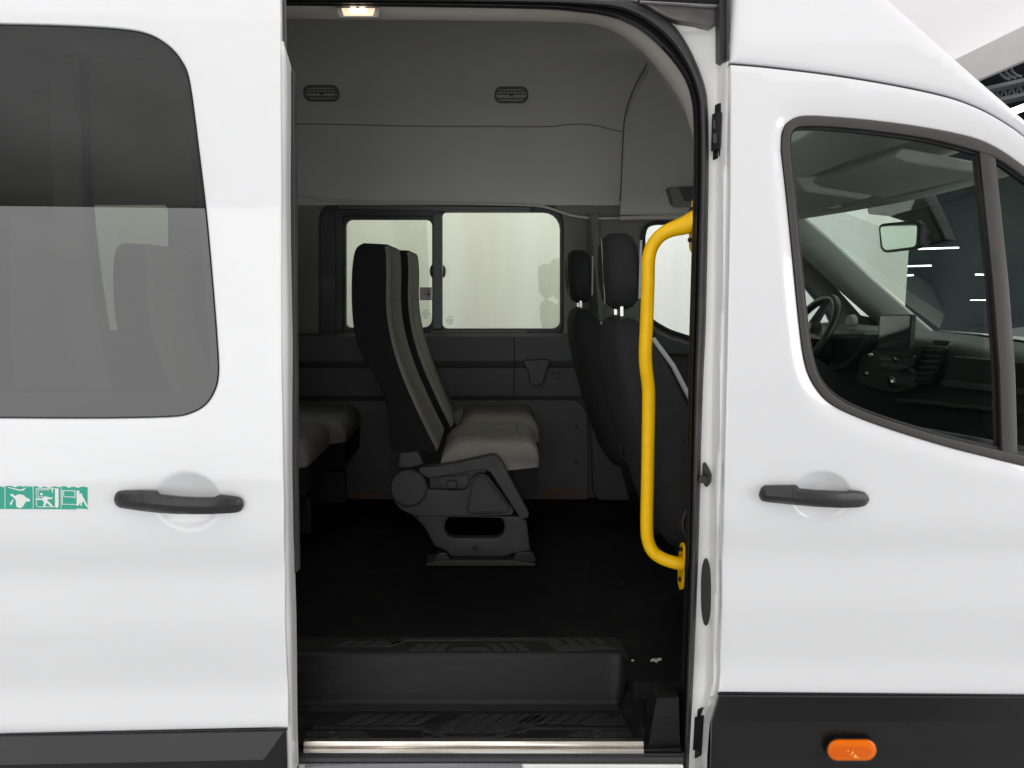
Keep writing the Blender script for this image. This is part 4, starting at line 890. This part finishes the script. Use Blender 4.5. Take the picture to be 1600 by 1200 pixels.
# =CAB=
# ---------------------------------------------------------------- cab: dashboard, wheel, screen, windscreen, mirror
dprof = [(1.50, 1.14), (1.475, 1.30), (1.455, 1.43), (1.47, 1.500), (1.50, 1.522), (1.60, 1.530), (1.85, 1.512), (2.15, 1.47), (2.15, 0.75), (1.62, 0.75), (1.56, 1.0)]
dprof = rounded(dprof, 0.03, 3)
b = MB(); b.loft([[(x + 0.04 * (1 - abs(y - 1.0)), y, z - 0.03 * max(0.0, 0.8 - y)) for x, z in dprof] for y in (0.10, 0.3, 0.6, 0.85, 1.15, 1.4, 1.6, 1.88)]); DB = b.build('dashboard', DASH, VAN, sharp=40)
def DX(px, py, X=1.47): return UX(px, py, X)
xprism('instrument_hood', rounded([(1290, 522), (1352, 520), (1348, 538), (1337, 558), (1320, 575), (1296, 580)], 4), 1.44, 0.06, DASH, DB, bevel=0.01)
xprism('instrument_panel', rounded([(1298, 528), (1345, 526), (1336, 548), (1318, 566), (1300, 572)], 4), 1.437, 0.01, BLACKPL, DB, bevel=0.003)
TB = xprism('touchscreen', rounded([(1373, 492), (1424, 491), (1420, 560), (1370, 551)], 3), 1.43, 0.018, BLACKPL, DB, bevel=0.003)
xprism('screen_glass', rounded([(1375.5, 494), (1422, 493), (1418.5, 551), (1372.5, 548)], 2), 1.4285, 0.002, mat('screen_glass', (0.05, 0.055, 0.05), 0.06, coat=1.0), DB)
for q in ([(1375, 559), (1405, 562), (1405, 564), (1375, 561)], [(1374, 568), (1407, 571), (1407, 573), (1374, 570)]): xprism('chrome_bar', q, 1.435, 0.004, STEEL, DB)
xprism('radio_panel', rounded([(1362, 548), (1424, 556), (1418, 575), (1400, 580), (1362, 572)], 4), 1.437, 0.02, DASH, DB, bevel=0.004)
def knob(px, py, X, r_):
    c = UX(px, py, X); b = MB(); b.tube([c, c + Vector((-0.012, 0, 0)), c + Vector((-0.018, 0, 0))], [r_, r_, r_ * 0.85], 14); b.build('knob', STEEL, DB)
    b = MB(); b.tube([c + Vector((-0.0185, 0, 0)), c + Vector((-0.022, 0, 0))], r_ * 0.72, 14); b.build('knob_face', BLACKPL, DB)
knob(1396, 596, 1.46, 0.021); knob(1404, 561, 1.435, 0.010); knob(1364, 556, 1.435, 0.009); knob(1358, 584, 1.46, 0.012)
xprism('console_panel', rounded([(1345, 552), (1430, 580), (1428, 606), (1400, 616), (1352, 605), (1337, 595)], 6), 1.462, 0.02, DASH, DB, bevel=0.006)
for k in range(6):
    y0 = 545 + k * 9; x0 = 1446 - k * 3.5; xprism('vent_slat', [(x0, y0), (x0 + 27, y0 + 1), (x0 + 25, y0 + 4), (x0 - 2, y0 + 3)], 1.452, 0.012, DASH, DB)
xprism('vent_frame', rounded([(1443, 540), (1480, 543), (1458, 602), (1421, 598)], 4), 1.466, 0.01, BLACKPL, DB, bevel=0.003)
xprism('small_vent', rounded([(1457, 531), (1480, 532), (1476, 540), (1460, 539)], 3), 1.456, 0.01, BLACKPL, DB, bevel=0.002)
xprism('shelf_recess', rounded([(1485, 556), (1620, 568), (1620, 612), (1474, 596)], 8), 1.466, 0.01, BLACKPL, DB, bevel=0.004)
xprism('shelf_lip', rounded([(1472, 594), (1640, 612), (1640, 622), (1470, 603)], 3), 1.448, 0.03, DASH, DB, bevel=0.006)
xprism('glove_edge', rounded([(1400, 622), (1640, 646), (1640, 652), (1400, 628)], 2), 1.47, 0.03, mat('dash_mid', (0.05, 0.05, 0.05), 0.5), DB, bevel=0.005)
zp = [(1430, 513), (1527, 514), (1600, 535), (1600, 541), (1555, 533), (1480, 520)]
# steering wheel
wc = Vector((1.345, 1.50, 1.485)); ax = Vector((-0.85, 0, 0.5)).normalized(); uu = Vector((0, 1, 0)); vv = ax.cross(uu)
SWH = MB(); SWH.tube([wc + uu * (0.19 * math.cos(t)) + vv * (0.19 * math.sin(t)) for t in np.arange(0, 6.283, 0.131)], 0.0165, 10, closed=True, ref=tuple(ax)); SWO = SWH.build('steering_wheel', mat('wheel_leather', (0.02, 0.02, 0.02), 0.4, bump=0.2, bscale=500), VAN)
b = MB(); b.tube([wc - ax * 0.02, wc + ax * 0.02], [0.085, 0.065], 18); b.build('wheel_hub', BLACKPL, SWO, bevel=0.008)
for a in (0, math.pi, -math.pi / 2):
    b = MB(); d = uu * math.cos(a) + vv * math.sin(a); b.tube([wc + d * 0.06, wc + d * 0.185], [0.022, 0.014], 8); b.build('wheel_spoke', BLACKPL, SWO)
b = MB(); b.tube([wc - ax * 0.02, wc - ax * 0.22], [0.05, 0.06], 14); b.build('steering_column', BLACKPL, SWO)
# A pillar far side, windscreen
b = MB(); apil = [(1.30, 2.02), (1.50, 1.86), (1.70, 1.685), (1.90, 1.52), (2.15, 1.32)]
b.loft([[(x - 0.045, 1.86, z - 0.02), (x - 0.02, 1.80, z + 0.01), (x + 0.05, 1.80, z + 0.05), (x + 0.08, 1.90, z + 0.08), (x - 0.02, 1.93, z)] for x, z in apil]); b.build('windscreen_pillar', DASHL, VAN, sharp=60)
b = MB(); c = UX(1334, 502, 1.60); b.loft([[c + Vector((-h, 0.04 * s * math.cos(t), 0.03 * s * math.sin(t))) for t in np.arange(0, 6.28, 0.4)] for s, h in ((1, 0), (0.9, 0.02), (0.4, 0.024))]); b.build('pillar_speaker', DASHL, VAN)
b = MB(); rows = []
for k in range(9):
    u = k / 8; y = 0.16 + 1.68 * u; bow = 0.10 * math.sin(math.pi * u)
    rows.append([(1.37 + bow, y, 2.045), (1.62 + bow, y, 1.86), (1.90 + bow * 1.3, y, 1.65), (2.20 + bow * 1.6, y, 1.44)])
b.loft(rows, closed_ring=False, caps=False); b.build('windscreen', G_SCREEN, VAN, sharp=80)
b = MB(); b.loft([[(1.33 + 0.10 * math.sin(math.pi * u), 0.14 + 1.72 * u, 2.005), (1.40 + 0.10 * math.sin(math.pi * u), 0.14 + 1.72 * u, 2.00), (1.44 + 0.10 * math.sin(math.pi * u), 0.14 + 1.72 * u, 2.04), (1.34 + 0.10 * math.sin(math.pi * u), 0.14 + 1.72 * u, 2.06)] for u in np.linspace(0, 1, 9)]); b.build('windscreen_header', LINER, VAN, sharp=60)
b = MB(); b.loft([[(1.63 + 0.04 * (1 - abs(y - 1.0)), y, 1.5345 - 0.03 * max(0.0, 0.8 - y)), (1.85 + 0.04 * (1 - abs(y - 1.0)), y, 1.5185 - 0.03 * max(0.0, 0.8 - y)), (2.05 + 0.04 * (1 - abs(y - 1.0)), y, 1.492 - 0.03 * max(0.0, 0.8 - y))] for y in (0.12, 0.3, 0.6, 0.85, 1.10)], closed_ring=False, caps=False); b.build('dash_glare_strip', mat('pale_speckle', (0.75, 0.78, 0.78), 0.6, var=0.5, vscale=120, col2=(0.45, 0.47, 0.47)), DB, sharp=60)  # pale strip painted in place of a bright windscreen reflection on the dash
# near A pillar (beyond the frame edge)
b = MB(); b.loft([[(x - 0.045, 0.14, z - 0.02), (x - 0.02, 0.20, z + 0.01), (x + 0.05, 0.20, z + 0.05), (x + 0.08, 0.10, z + 0.08), (x - 0.02, 0.07, z)] for x, z in apil]); b.build('windscreen_pillar', DASHL, VAN, sharp=60)
# sun visors, overhead console
def visor(y0, y1, lb=None):
    b = MB(); b.loft([[(1.06, y, 2.035), (1.08, y, 2.055), (1.30, y, 2.015), (1.33, y, 1.995), (1.30, y, 1.985), (1.09, y, 2.02)] for y in (y0, y0 + 0.02, y1 - 0.02, y1)]); return b.build('sun_visor', LINER, VAN, sharp=50, bevel=0.006)
visor(0.30, 0.82); visor(1.18, 1.72)
b = MB(); b.loft([[(1.02, y, 2.06), (1.06, y, 2.01), (1.26, y, 1.985), (1.34, y, 2.02), (1.30, y, 2.07)] for y in (0.86, 0.90, 1.10, 1.14)]); b.build('overhead_console', LINER, VAN, bevel=0.012)
# mirror with mount and sensor housing
mc = UX(1404, 371, 1.50)
b = MB(); RV = rounded([(1372, 350), (1431, 344), (1438, 352), (1436, 388), (1381, 395), (1375, 388)], 8)
RM = xprism('rear_view_mirror', RV, 1.44, 0.022, BLACKPL, VAN, bevel=0.006, segs=3)
xprism('mirror_glass', rounded([(1375, 354), (1428, 348), (1433, 354), (1431, 385), (1384, 391), (1379, 386)], 6), 1.4385, 0.001, mat('mirror_silver', (0.62, 0.72, 0.66), 0.04, metal=1.0), RM)
b = MB(); b.tube([UX(1430, 370, 1.47), UX(1444, 370, 1.53)], [0.035, 0.03], 12); b.build('mirror_arm', BLACKPL, RM)
b = MB(); b.prism([UX(x, y, 1.56) for x, y in ((1346, 292), (1400, 285), (1440, 300), (1476, 376), (1450, 384), (1428, 352), (1385, 338), (1355, 335))], (0.05, 0, 0)); b.build('sensor_housing', BLACKPL, RM, bevel=0.01)
# near cab door trim and lower cab so light stays out
b = MB(); b.prism([(0.62, 0.06, 1.30), (0.9, 0.06, 1.38), (1.45, 0.06, 1.28), (2.1, 0.06, 1.15), (2.1, 0.06, 0.6), (0.62, 0.06, 0.6)], (0, 0.03, 0)); b.build('front_door_trim', DASH, VAN)
b = MB(); b.box((2.15, 0.1, 0.5), (2.2, 1.95, 1.46)); b.build('firewall', DASH, VAN)
b = MB(); b.box((0.6, 1.96, 0.4), (2.3, 1.99, 1.30)); b.box((-2.65, 1.97, 0.4), (0.59, 1.99, 1.42)); b.build('far_side_skin', PAINT, VAN)
b = MB(); b.box((-2.65, 0.1, 0.40), (2.2, 1.96, 0.52)); b.build('underbody', BLACKPL, VAN)

# ================================================================== yellow grab rail
GR = empty('grab_rail', tuple(U(1068, 900, 0.17)), 'bright yellow tubular grab rail beside the open doorway', 'grab rail')
gp = [(1092, 343, .165), (1070, 352, .17), (1048, 359, .18), (1031, 369, .185), (1019, 385, .19), (1013.5, 405, .19), (1012.5, 440, .19), (1010.5, 500, .19), (1008.5, 545, .19), (1009, 570, .192), (1012.5, 600, .20), (1013.5, 625, .203), (1012.5, 700, .203), (1011.5, 760, .20), (1010.5, 815, .20), (1012, 842, .20), (1019, 860, .195), (1032, 871, .19), (1050, 878, .18), (1068, 882, .175)]
path = [U(*q) for q in crom(gp, 5)]; n = len(path)
rad = [float(np.interp(i / n, [0, 0.04, 0.10, 0.16, 1.0], [0.029, 0.024, 0.0185, 0.0168, 0.0168])) for i in range(n)]
b = MB(); b.tube(path, rad, 20); b.build('tube', YELLOW, GR, sharp=60)
def flange(px0, py0, py1, w, Y):
    b = MB(); a = U(px0, py0, Y); c = U(px0 - 4, py1, Y); L = []
    for k in range(15):
        t = k / 14; z = a.z + (c.z - a.z) * t; hw = w * math.sqrt(max(0, 1 - (2 * t - 1) ** 2)) ** 0.7 if True else w; x = a.x + (c.x - a.x) * t
        L.append((x, z, max(0.002, hw)))
    b.loft([[(x, Y - hw, z), (x + 0.006, Y - hw, z), (x + 0.006, Y + hw, z), (x, Y + hw, z)] for x, z, hw in L]); return b.build('mounting_plate', YELLOW, GR, bevel=0.001)
flange(1083.5, 309, 394, 0.03, 0.19); flange(1065.5, 848, 921, 0.03, 0.20)
for (x, y, yy) in ((1081, 327, 0.19), (1079, 375, 0.19), (1064, 905, 0.2), (1065, 858, 0.2)):
    c = U(x, y, yy - 0.01); b = MB(); b.tube([c + Vector((0.006, 0, 0)), c - Vector((0.006, 0, 0))], 0.006, 6); b.build('bolt', BLACKPL, GR)

# ================================================================== passenger seats
NY, FY = 1.00, 1.44
def pseat(Y0, label, group, full=True):
    Y1 = Y0 + 0.42; D0 = 1.0
    P = lambda L: [U(x, y, NY) for x, y in L]
    root = empty('passenger_seat', (U(745, 870, NY).x, Y0 + 0.2, FZ), label, 'seat', group)
    dy = Y0 - NY
    # backrest: rear outline then front outline, in the photograph's side view
    rear = crom([(566, 379), (556, 386), (550.5, 405), (548, 440), (549, 490), (555, 530), (570, 565), (587, 592), (600, 622), (607, 660), (611, 706)], 4)
    front = crom([(606, 381), (617, 388), (626, 404), (629, 430), (630, 470), (634, 505), (646, 548), (662, 590), (678, 625), (690, 655), (698, 680), (700, 694), (694, 704)], 4)
    pts = rear + front[::-1]; V = [U(x, y, NY) for x, y in pts]; nr = len(rear); N = len(pts)
    side_front = crom([(603, 381), (605, 388), (606, 404), (606.5, 430), (606, 470), (609, 505), (618, 548), (634, 595), (650, 632), (664, 662), (676, 686), (683, 700), (682, 705)], 4)
    pts_s = rear + side_front[::-1]
    # lofted across the width: bolsters stand back, the padded middle comes forward
    ys = [0.0, 0.010, 0.03, 0.06, 0.11, 0.20, 0.29, 0.34, 0.37, 0.39, 0.40]
    f_ = [0.00, 0.55, 0.85, 1.00, 0.97, 0.94, 0.97, 1.00, 0.85, 0.55, 0.00]
    sh = [0.94, 0.985, 1.0, 1.0, 1.0, 1.0, 1.0, 1.0, 1.0, 0.985, 0.94]
    cx = sum(v.x for v in V) / N
    base_s = [U(x, y, NY) for x, y in pts_s]
    # front depth: difference between the pad front and the side panel front, scaled to 35 %
    rings = []
    for yv, fv, sv in zip(ys, f_, sh):
        ring = []
        for i in range(N):
            a, c = base_s[i], V[i]; p = a + (c - a) * (0.12 * fv); top = (U(600, 381, NY).z - p.z)
            mx = base_s[i].x
            q = Vector((p.x, Y0 + yv, p.z))
            if sv < 1: q.x = q.x + (base_s[nr // 2 if i < nr else -nr // 2].x * 0 + (0.006 if i < nr else -0.006)) * (1 - sv) / 0.06; q.z -= 0.012 * (1 - sv) / 0.06 * max(0, 1 - top / 0.03)
            ring.append(q)
        rings.append(ring)
    b = MB(); b.loft(rings)
    # light fabric on the front, black on the sides and the rear
    nfq = N
    for k in range(len(rings) - 1):
        for j in range(N):
            fi = k * N + j; b.mi[fi] = 1 if (j >= nr and j < N - 2) else 0
    BK = b.build('backrest', [SEATD, SEATL], root, sharp=50)
    # cross seam of the head section and the two long seams
    iz = U(610, 470, NY)
    b = MB(); fx = lambda yv: iz.x + 0.0; 
    def frontpt(py, yv):
        xf = float(np.interp(py, [p[1] for p in front], [p[0] for p in front])); xs_ = float(np.interp(py, [p[1] for p in side_front], [p[0] for p in side_front]))
        fv = float(np.interp(yv, ys, f_)); p = U(xs_ + (xf - xs_) * 0.12 * fv, py, NY); return Vector((p.x + 0.0005, Y0 + yv, p.z))
    b.tube([frontpt(471, y) for y in (0.05, 0.12, 0.20, 0.29, 0.36)], 0.0014, 6); b.build('seam', SEATS, BK)
    for yv in (0.05, 0.35):
        b = MB(); b.tube([frontpt(py, yv) for py in range(400, 690, 14)], 0.0012, 6); b.build('seam', SEATS, BK)
    # cushion
    cp = crom([(690, 712), (700, 700), (716, 690), (745, 688), (780, 689), (812, 687), (830, 691), (840, 702), (843, 716)], 4)
    top = [U(x, y, NY) for x, y in cp]; bot = [U(x, y, NY) for x, y in ((843, 720), (842, 730), (800, 735), (690, 730))]
    ring0 = top + bot; rings = []
    for yv, dz in ((0.0, -0.014), (0.012, -0.005), (0.04, 0.002), (0.10, 0.002), (0.21, -0.006), (0.32, 0.002), (0.38, 0.002), (0.408, -0.005), (0.42, -0.014)):
        rings.append([Vector((p.x - (0.008 if yv in (0.0, 0.42) and i > len(top) - 6 else 0), Y0 + yv, p.z + (dz if i < len(top) else 0))) for i, p in enumerate(ring0)])
    b = MB(); b.loft(rings); CU = b.build('cushion', SEATL, root, sharp=60)
    b = MB(); m_ = [Vector((p.x, 0, p.z)) for p in top]; j = int(len(top) * 0.62)
    b.tube([Vector((top[j].x, Y0 + yv, top[j].z + dz + 0.001)) for yv, dz in ((0.02, -0.003), (0.10, 0.002), (0.21, -0.006), (0.32, 0.002), (0.40, -0.003))], 0.0013, 6); b.build('seam', SEATS, CU)
    for yv in (0.10, 0.32):
        b = MB(); b.tube([Vector((p.x, Y0 + yv, p.z + 0.0025)) for p in top[6:]], 0.0011, 6); b.build('seam', SEATS, CU)
    sk = [U(x, y, NY) for x, y in rounded([(700, 722), (842, 718), (841, 735), (838, 776), (815, 780), (700, 776)], 4)]
    b = MB(); b.prism([Vector((p.x, Y0 + 0.008, p.z)) for p in sk], (0, 0.404, 0)); b.build('cushion_skirt', SEATD, root, bevel=0.006)
    if full:
        SH = lambda L, Yo, th, m, nm, bev=0.004, par=root: (lambda bb: (bb.prism([Vector((p.x, Y0 + Yo, p.z)) for p in [U(x, y, NY) for x, y in L]], (0, th, 0)), bb.build(nm, m, par, bevel=bev, segs=3))[1])(MB())
        # side cover: recliner disc, tray-shaped cover with opening, slanting arm, triangular cap
        cov = rounded([(612, 752), (618, 738), (632, 729), (650, 729), (664, 738), (670, 752), (671, 760), (722, 762), (732, 757), (737, 742), (750, 735), (762, 738), (803, 792), (800, 800), (652, 802), (628, 792), (614, 774)], [8, 8, 8, 8, 8, 6, 2, 4, 4, 6, 6, 6, 6, 4, 14, 10, 8])
        CV = SH(cov, -0.045, 0.04, SEATP, 'side_cover')
        disc = [(640.5 + 26 * math.cos(t), 757 + 26.5 * math.sin(t)) for t in np.arange(0, 6.283, 0.2)]; SH(disc, -0.050, 0.01, SEATP, 'recliner_cap', 0.002, CV)
        ringp = [U(640.5 + 28.5 * math.cos(t), 757 + 29 * math.sin(t), NY) for t in np.arange(0, 6.283, 0.2)]; b = MB(); b.tube([Vector((p.x, Y0 - 0.046, p.z)) for p in ringp], 0.0022, 6, closed=True); b.build('cap_groove', SEATD, CV)
        SH(rounded([(741, 748), (748, 741), (756, 742), (793, 786), (790, 793), (736, 795), (733, 790)], 5), -0.049, 0.008, SEATP, 'triangular_cap', 0.002, CV)
        tri = [U(x, y, NY) for x, y in rounded([(738, 746), (748, 738), (758, 740), (797, 787), (792, 796), (733, 797), (731, 790)], 5)]; b = MB(); b.tube([Vector((p.x, Y0 - 0.0455, p.z)) for p in tri], 0.0016, 6, closed=True); b.build('cap_groove', SEATD, CV)
        SH(rounded([(654, 726), (700, 722), (772, 706), (782, 713), (826, 796), (824, 803), (813, 805), (766, 732), (755, 728), (672, 742), (660, 736)], [6, 20, 6, 10, 4, 4, 4, 10, 10, 4, 4]), -0.055, 0.05, SEATP, 'side_arm', 0.005)
        SH(rounded([(672, 742), (760, 730), (760, 762), (672, 762)], 3), -0.020, 0.02, BLACKPL, 'cover_recess')
        SH(rounded([(684, 742), (734, 739), (731, 755), (690, 756)], 3), -0.026, 0.02, SEATP, 'lever_tray', 0.003)
        SH(rounded([(699, 748), (714, 748), (714, 759), (699, 759)], 2), -0.040, 0.02, SEATP, 'lever', 0.003)
        SH(rounded([(626, 705), (654, 703), (664, 722), (640, 729), (624, 727)], 4), -0.03, 0.06, SEATP, 'hinge_cover', 0.006)
        # pressed steel foot with an oval opening
        foot = [(643, 800), (812, 803), (823, 812), (826, 838), (828, 857), (798, 862), (790, 866), (705, 866), (698, 857), (680, 850), (664, 820)]
        fp = [(U(x, y, NY).x, U(x, y, NY).z) for x, y in rounded(foot, 3)]; hole = [(U(x, y, NY).x, U(x, y, NY).z) for x, y in rr(696, 803, 788, 837, 15)]
        sheet('foot', fp, [hole], lambda x, z: (x, Y0 - 0.03, z), SEATP, root, step=0.03, roll=0.006, depth=0.03, hroll=0.006, hdepth=0.03)
        b = MB(); c = U(743, 852, NY); b.tube([Vector((c.x, Y0 - 0.026, c.z)), Vector((c.x, Y0 - 0.034, c.z))], 0.012, 10); b.build('foot_bolt', BLACKPL, root)
        b = MB(); b.box((U(700, 800, NY).x, Y0 + 0.08, FZ + 0.16), (U(800, 800, NY).x, Y0 + 0.34, FZ + 0.2)); b.build('seat_frame', BLACKPL, root)
        for (x0, x1, y0, y1) in ((681, 704, 858, 872), (804, 836, 857, 871)):
            SH(rounded([(x0, y0 + 4), (x0 + 6, y0), (x1 - 5, y0), (x1, y0 + 8), (x1, y1), (x0 - 4, y1)], 3), -0.045, 0.05, mat('dark_metal', (0.06, 0.06, 0.06), 0.35, metal=0.7), 'floor_clamp', 0.003)
        SH([(668, 872), (690, 867), (800, 867), (835, 872), (835, 875.5), (668, 875.5)], -0.06, 0.10, mat('worn_rail', (0.05, 0.048, 0.046), 0.5, metal=0.4), 'floor_rail', 0.002)
        # black buckle and strap between back and cushion
        SH(rounded([(701, 668), (718, 664), (720, 672), (714, 692), (702, 691)], 3), 0.36, 0.05, BLACKPL, 'buckle', 0.004)
    else:
        b = MB(); b.box((U(660, 800, NY).x, Y0 + 0.30, FZ - 0.0), (U(815, 800, NY).x, Y0 + 0.34, FZ + 0.16)); b.build('foot', SEATP, root, bevel=0.01)
    return root
S1 = pseat(NY, 'pale grey and black passenger seat in front, nearest the doorway, with plastic side cover', 'passenger seats')
FY = 1.46
S2 = pseat(FY, 'pale grey and black passenger seat in front, beside the far side window', 'passenger seats', full=False)
S2.location.x += 0.03
DXR = -0.80
S3 = copy_tree(S2, dx=(DXR - 0.085, NY - FY, 0)); S3['label'] = 'pale grey and black rear-row seat cut off by the sliding door edge'
S4 = copy_tree(S2, dx=(DXR - 0.03, 0, 0)); S4['label'] = 'rear-row seat on the far side behind the sliding door edge'
for sx, zz in ((-0.14, 0.0), (0.02, 0.0)):
    c0 = Vector((S3.location.x + sx, NY + 0.03, FZ)); b = MB(); b.tube([c0 + Vector((0.02, 0, 0)), c0 + Vector((-0.01, 0, 0.20))], 0.012, 8); b.build('leg', SEATD, S3)
    b = MB(); b.tube([c0 + Vector((-0.02, 0, 0.012)), c0 + Vector((0.06, 0, 0.010))], [0.016, 0.010], 8); b.build('floor_clamp', MATS['dark_metal'], S3)

# ================================================================== front seats
def fseat(Yc, label):
    root = empty('front_seat', (0.62, Yc, FZ), label, 'seat', 'front seats')
    hx, hz0, hz1 = 0.385, None, None
    c = U(966, 424, 0.50)
    top = U(966, 365, 0.50).z; bot = U(966, 483, 0.50).z
    # headrest: lofted through its height
    rings = []
    H = top - bot
    for t, w, d, sx in ((0, 0.20, 0.35, 0), (0.04, 0.50, 0.62, 0), (0.14, 0.86, 0.88, 0), (0.35, 1.0, 1.0, 0), (0.6, 1.0, 1.0, 0), (0.82, 0.92, 0.93, 0), (0.94, 0.70, 0.72, 0), (0.99, 0.42, 0.45, 0), (1.0, 0.15, 0.2, 0)):
        z = bot + H * t; x0 = c.x + 0.016 * (0.5 - t)
        rings.append([(x0 + 0.052 * d * math.copysign(abs(math.cos(a)) ** 0.55, math.cos(a)), Yc + 0.122 * w * math.copysign(abs(math.sin(a)) ** 0.55, math.sin(a)), z) for a in np.arange(0, 6.283, 0.2618)])
    b = MB(); b.loft(rings); HD = b.build('headrest', FSEAT, root, sharp=80)
    b = MB(); b.tube([(c.x - 0.0505 + 0.016 * (0.5 - t), Yc - 0.045, bot + H * t) for t in np.linspace(0.08, 0.92, 9)], 0.0016, 6); b.build('stitching', STITCH, HD)
    for sy in (-1, 1):
        b = MB(); b.tube([(c.x + 0.052 * 0.80, Yc + sy * 0.118, bot + H * t) for t in np.linspace(0.15, 0.88, 8)], 0.0035, 6); b.build('piping', PIPING, HD)
    zt = U(966, 497, 0.5).z
    for sy in (-0.055, 0.055):
        b = MB(); b.tube([(c.x + 0.004, Yc + sy, zt - 0.02), (c.x + 0.002, Yc + sy, bot + 0.02)], 0.0068, 10); b.build('headrest_post', STEEL, root)
        b = MB(); b.tube([(c.x + 0.004, Yc + sy, zt - 0.012), (c.x + 0.004, Yc + sy, zt + 0.008)], [0.015, 0.012], 12); b.build('post_collar', BLACKPL, root)
    # backrest, reclined: rear edge and front edge as X at each height
    zz = [zt, zt - 0.012, zt - 0.05, zt - 0.12, zt - 0.25, zt - 0.40, zt - 0.52, zt - 0.60, zt - 0.64]
    rear = [0.362, 0.345, 0.338, 0.342, 0.372, 0.415, 0.455, 0.485, 0.51]; frontx = [0.41, 0.43, 0.462, 0.51, 0.575, 0.645, 0.70, 0.735, 0.73]
    hw = [0.11, 0.135, 0.165, 0.20, 0.235, 0.245, 0.245, 0.235, 0.20]
    rings = []
    for z, r0, f0, w in zip(zz, rear, frontx, hw):
        m0 = (r0 + f0) / 2; h = (f0 - r0) / 2
        rings.append([(m0 + h * math.copysign(abs(math.cos(a)) ** 0.45, math.cos(a)), Yc + w * math.copysign(abs(math.sin(a)) ** 0.45, math.sin(a)), z) for a in np.arange(0, 6.283, 0.1963)])
    b = MB(); b.loft(rings); BK = b.build('backrest', FSEAT, root, sharp=80)
    for sy in (-1, 1):
        b = MB(); b.tube([(f0 - 0.012, Yc + sy * (w - 0.008), z) for z, f0, w in list(zip(zz, frontx, hw))[2:8]], 0.0065, 8); b.build('piping', PIPING, BK)
    b = MB(); b.tube([(r0 + 0.004, Yc - 0.6 * w, z) for z, r0, w in list(zip(zz, rear, hw))[1:8]], 0.0015, 6); b.build('stitching', STITCH, BK) if False else None
    # cushion and pedestal
    b = MB(); b.loft([[(x, y, z) for (x, z) in rounded([(0.50, 1.02), (0.55, 1.17), (1.08, 1.19), (1.13, 1.12), (1.10, 1.02)], 0.04)] for y in (Yc - 0.24, Yc - 0.22, Yc + 0.22, Yc + 0.24)]); b.build('cushion', FSEAT, root, bevel=0.02)
    b = MB(); b.prism([(0.56, Yc - 0.23, 1.04), (1.06, Yc - 0.23, 1.04), (1.02, Yc - 0.23, FZ - 0.003), (0.66, Yc - 0.23, FZ - 0.003)], (0, 0.46, 0)); b.build('pedestal', BLACKPL, root, bevel=0.02)
    cc = Vector((0.60, Yc - 0.245, 1.06)); b = MB(); b.tube([cc, cc + Vector((0, -0.02, 0))], [0.075, 0.068], 24); b.build('recliner_cap', BLACKPL, root, bevel=0.004)
    b = MB(); ccs = [cc + Vector((0.078 * math.cos(t), -0.012, 0.078 * math.sin(t))) for t in np.arange(0, 6.28, 0.26)]; b.tube(ccs, 0.003, 6, closed=True); b.build('cap_rim', SEATP, root)
    return root
F1 = fseat(0.50, 'black front passenger seat with stitched headrest, partly behind the yellow rail')
F2 = fseat(1.50, 'black driver seat with slim headrest, farther from the doorway')
# =END=
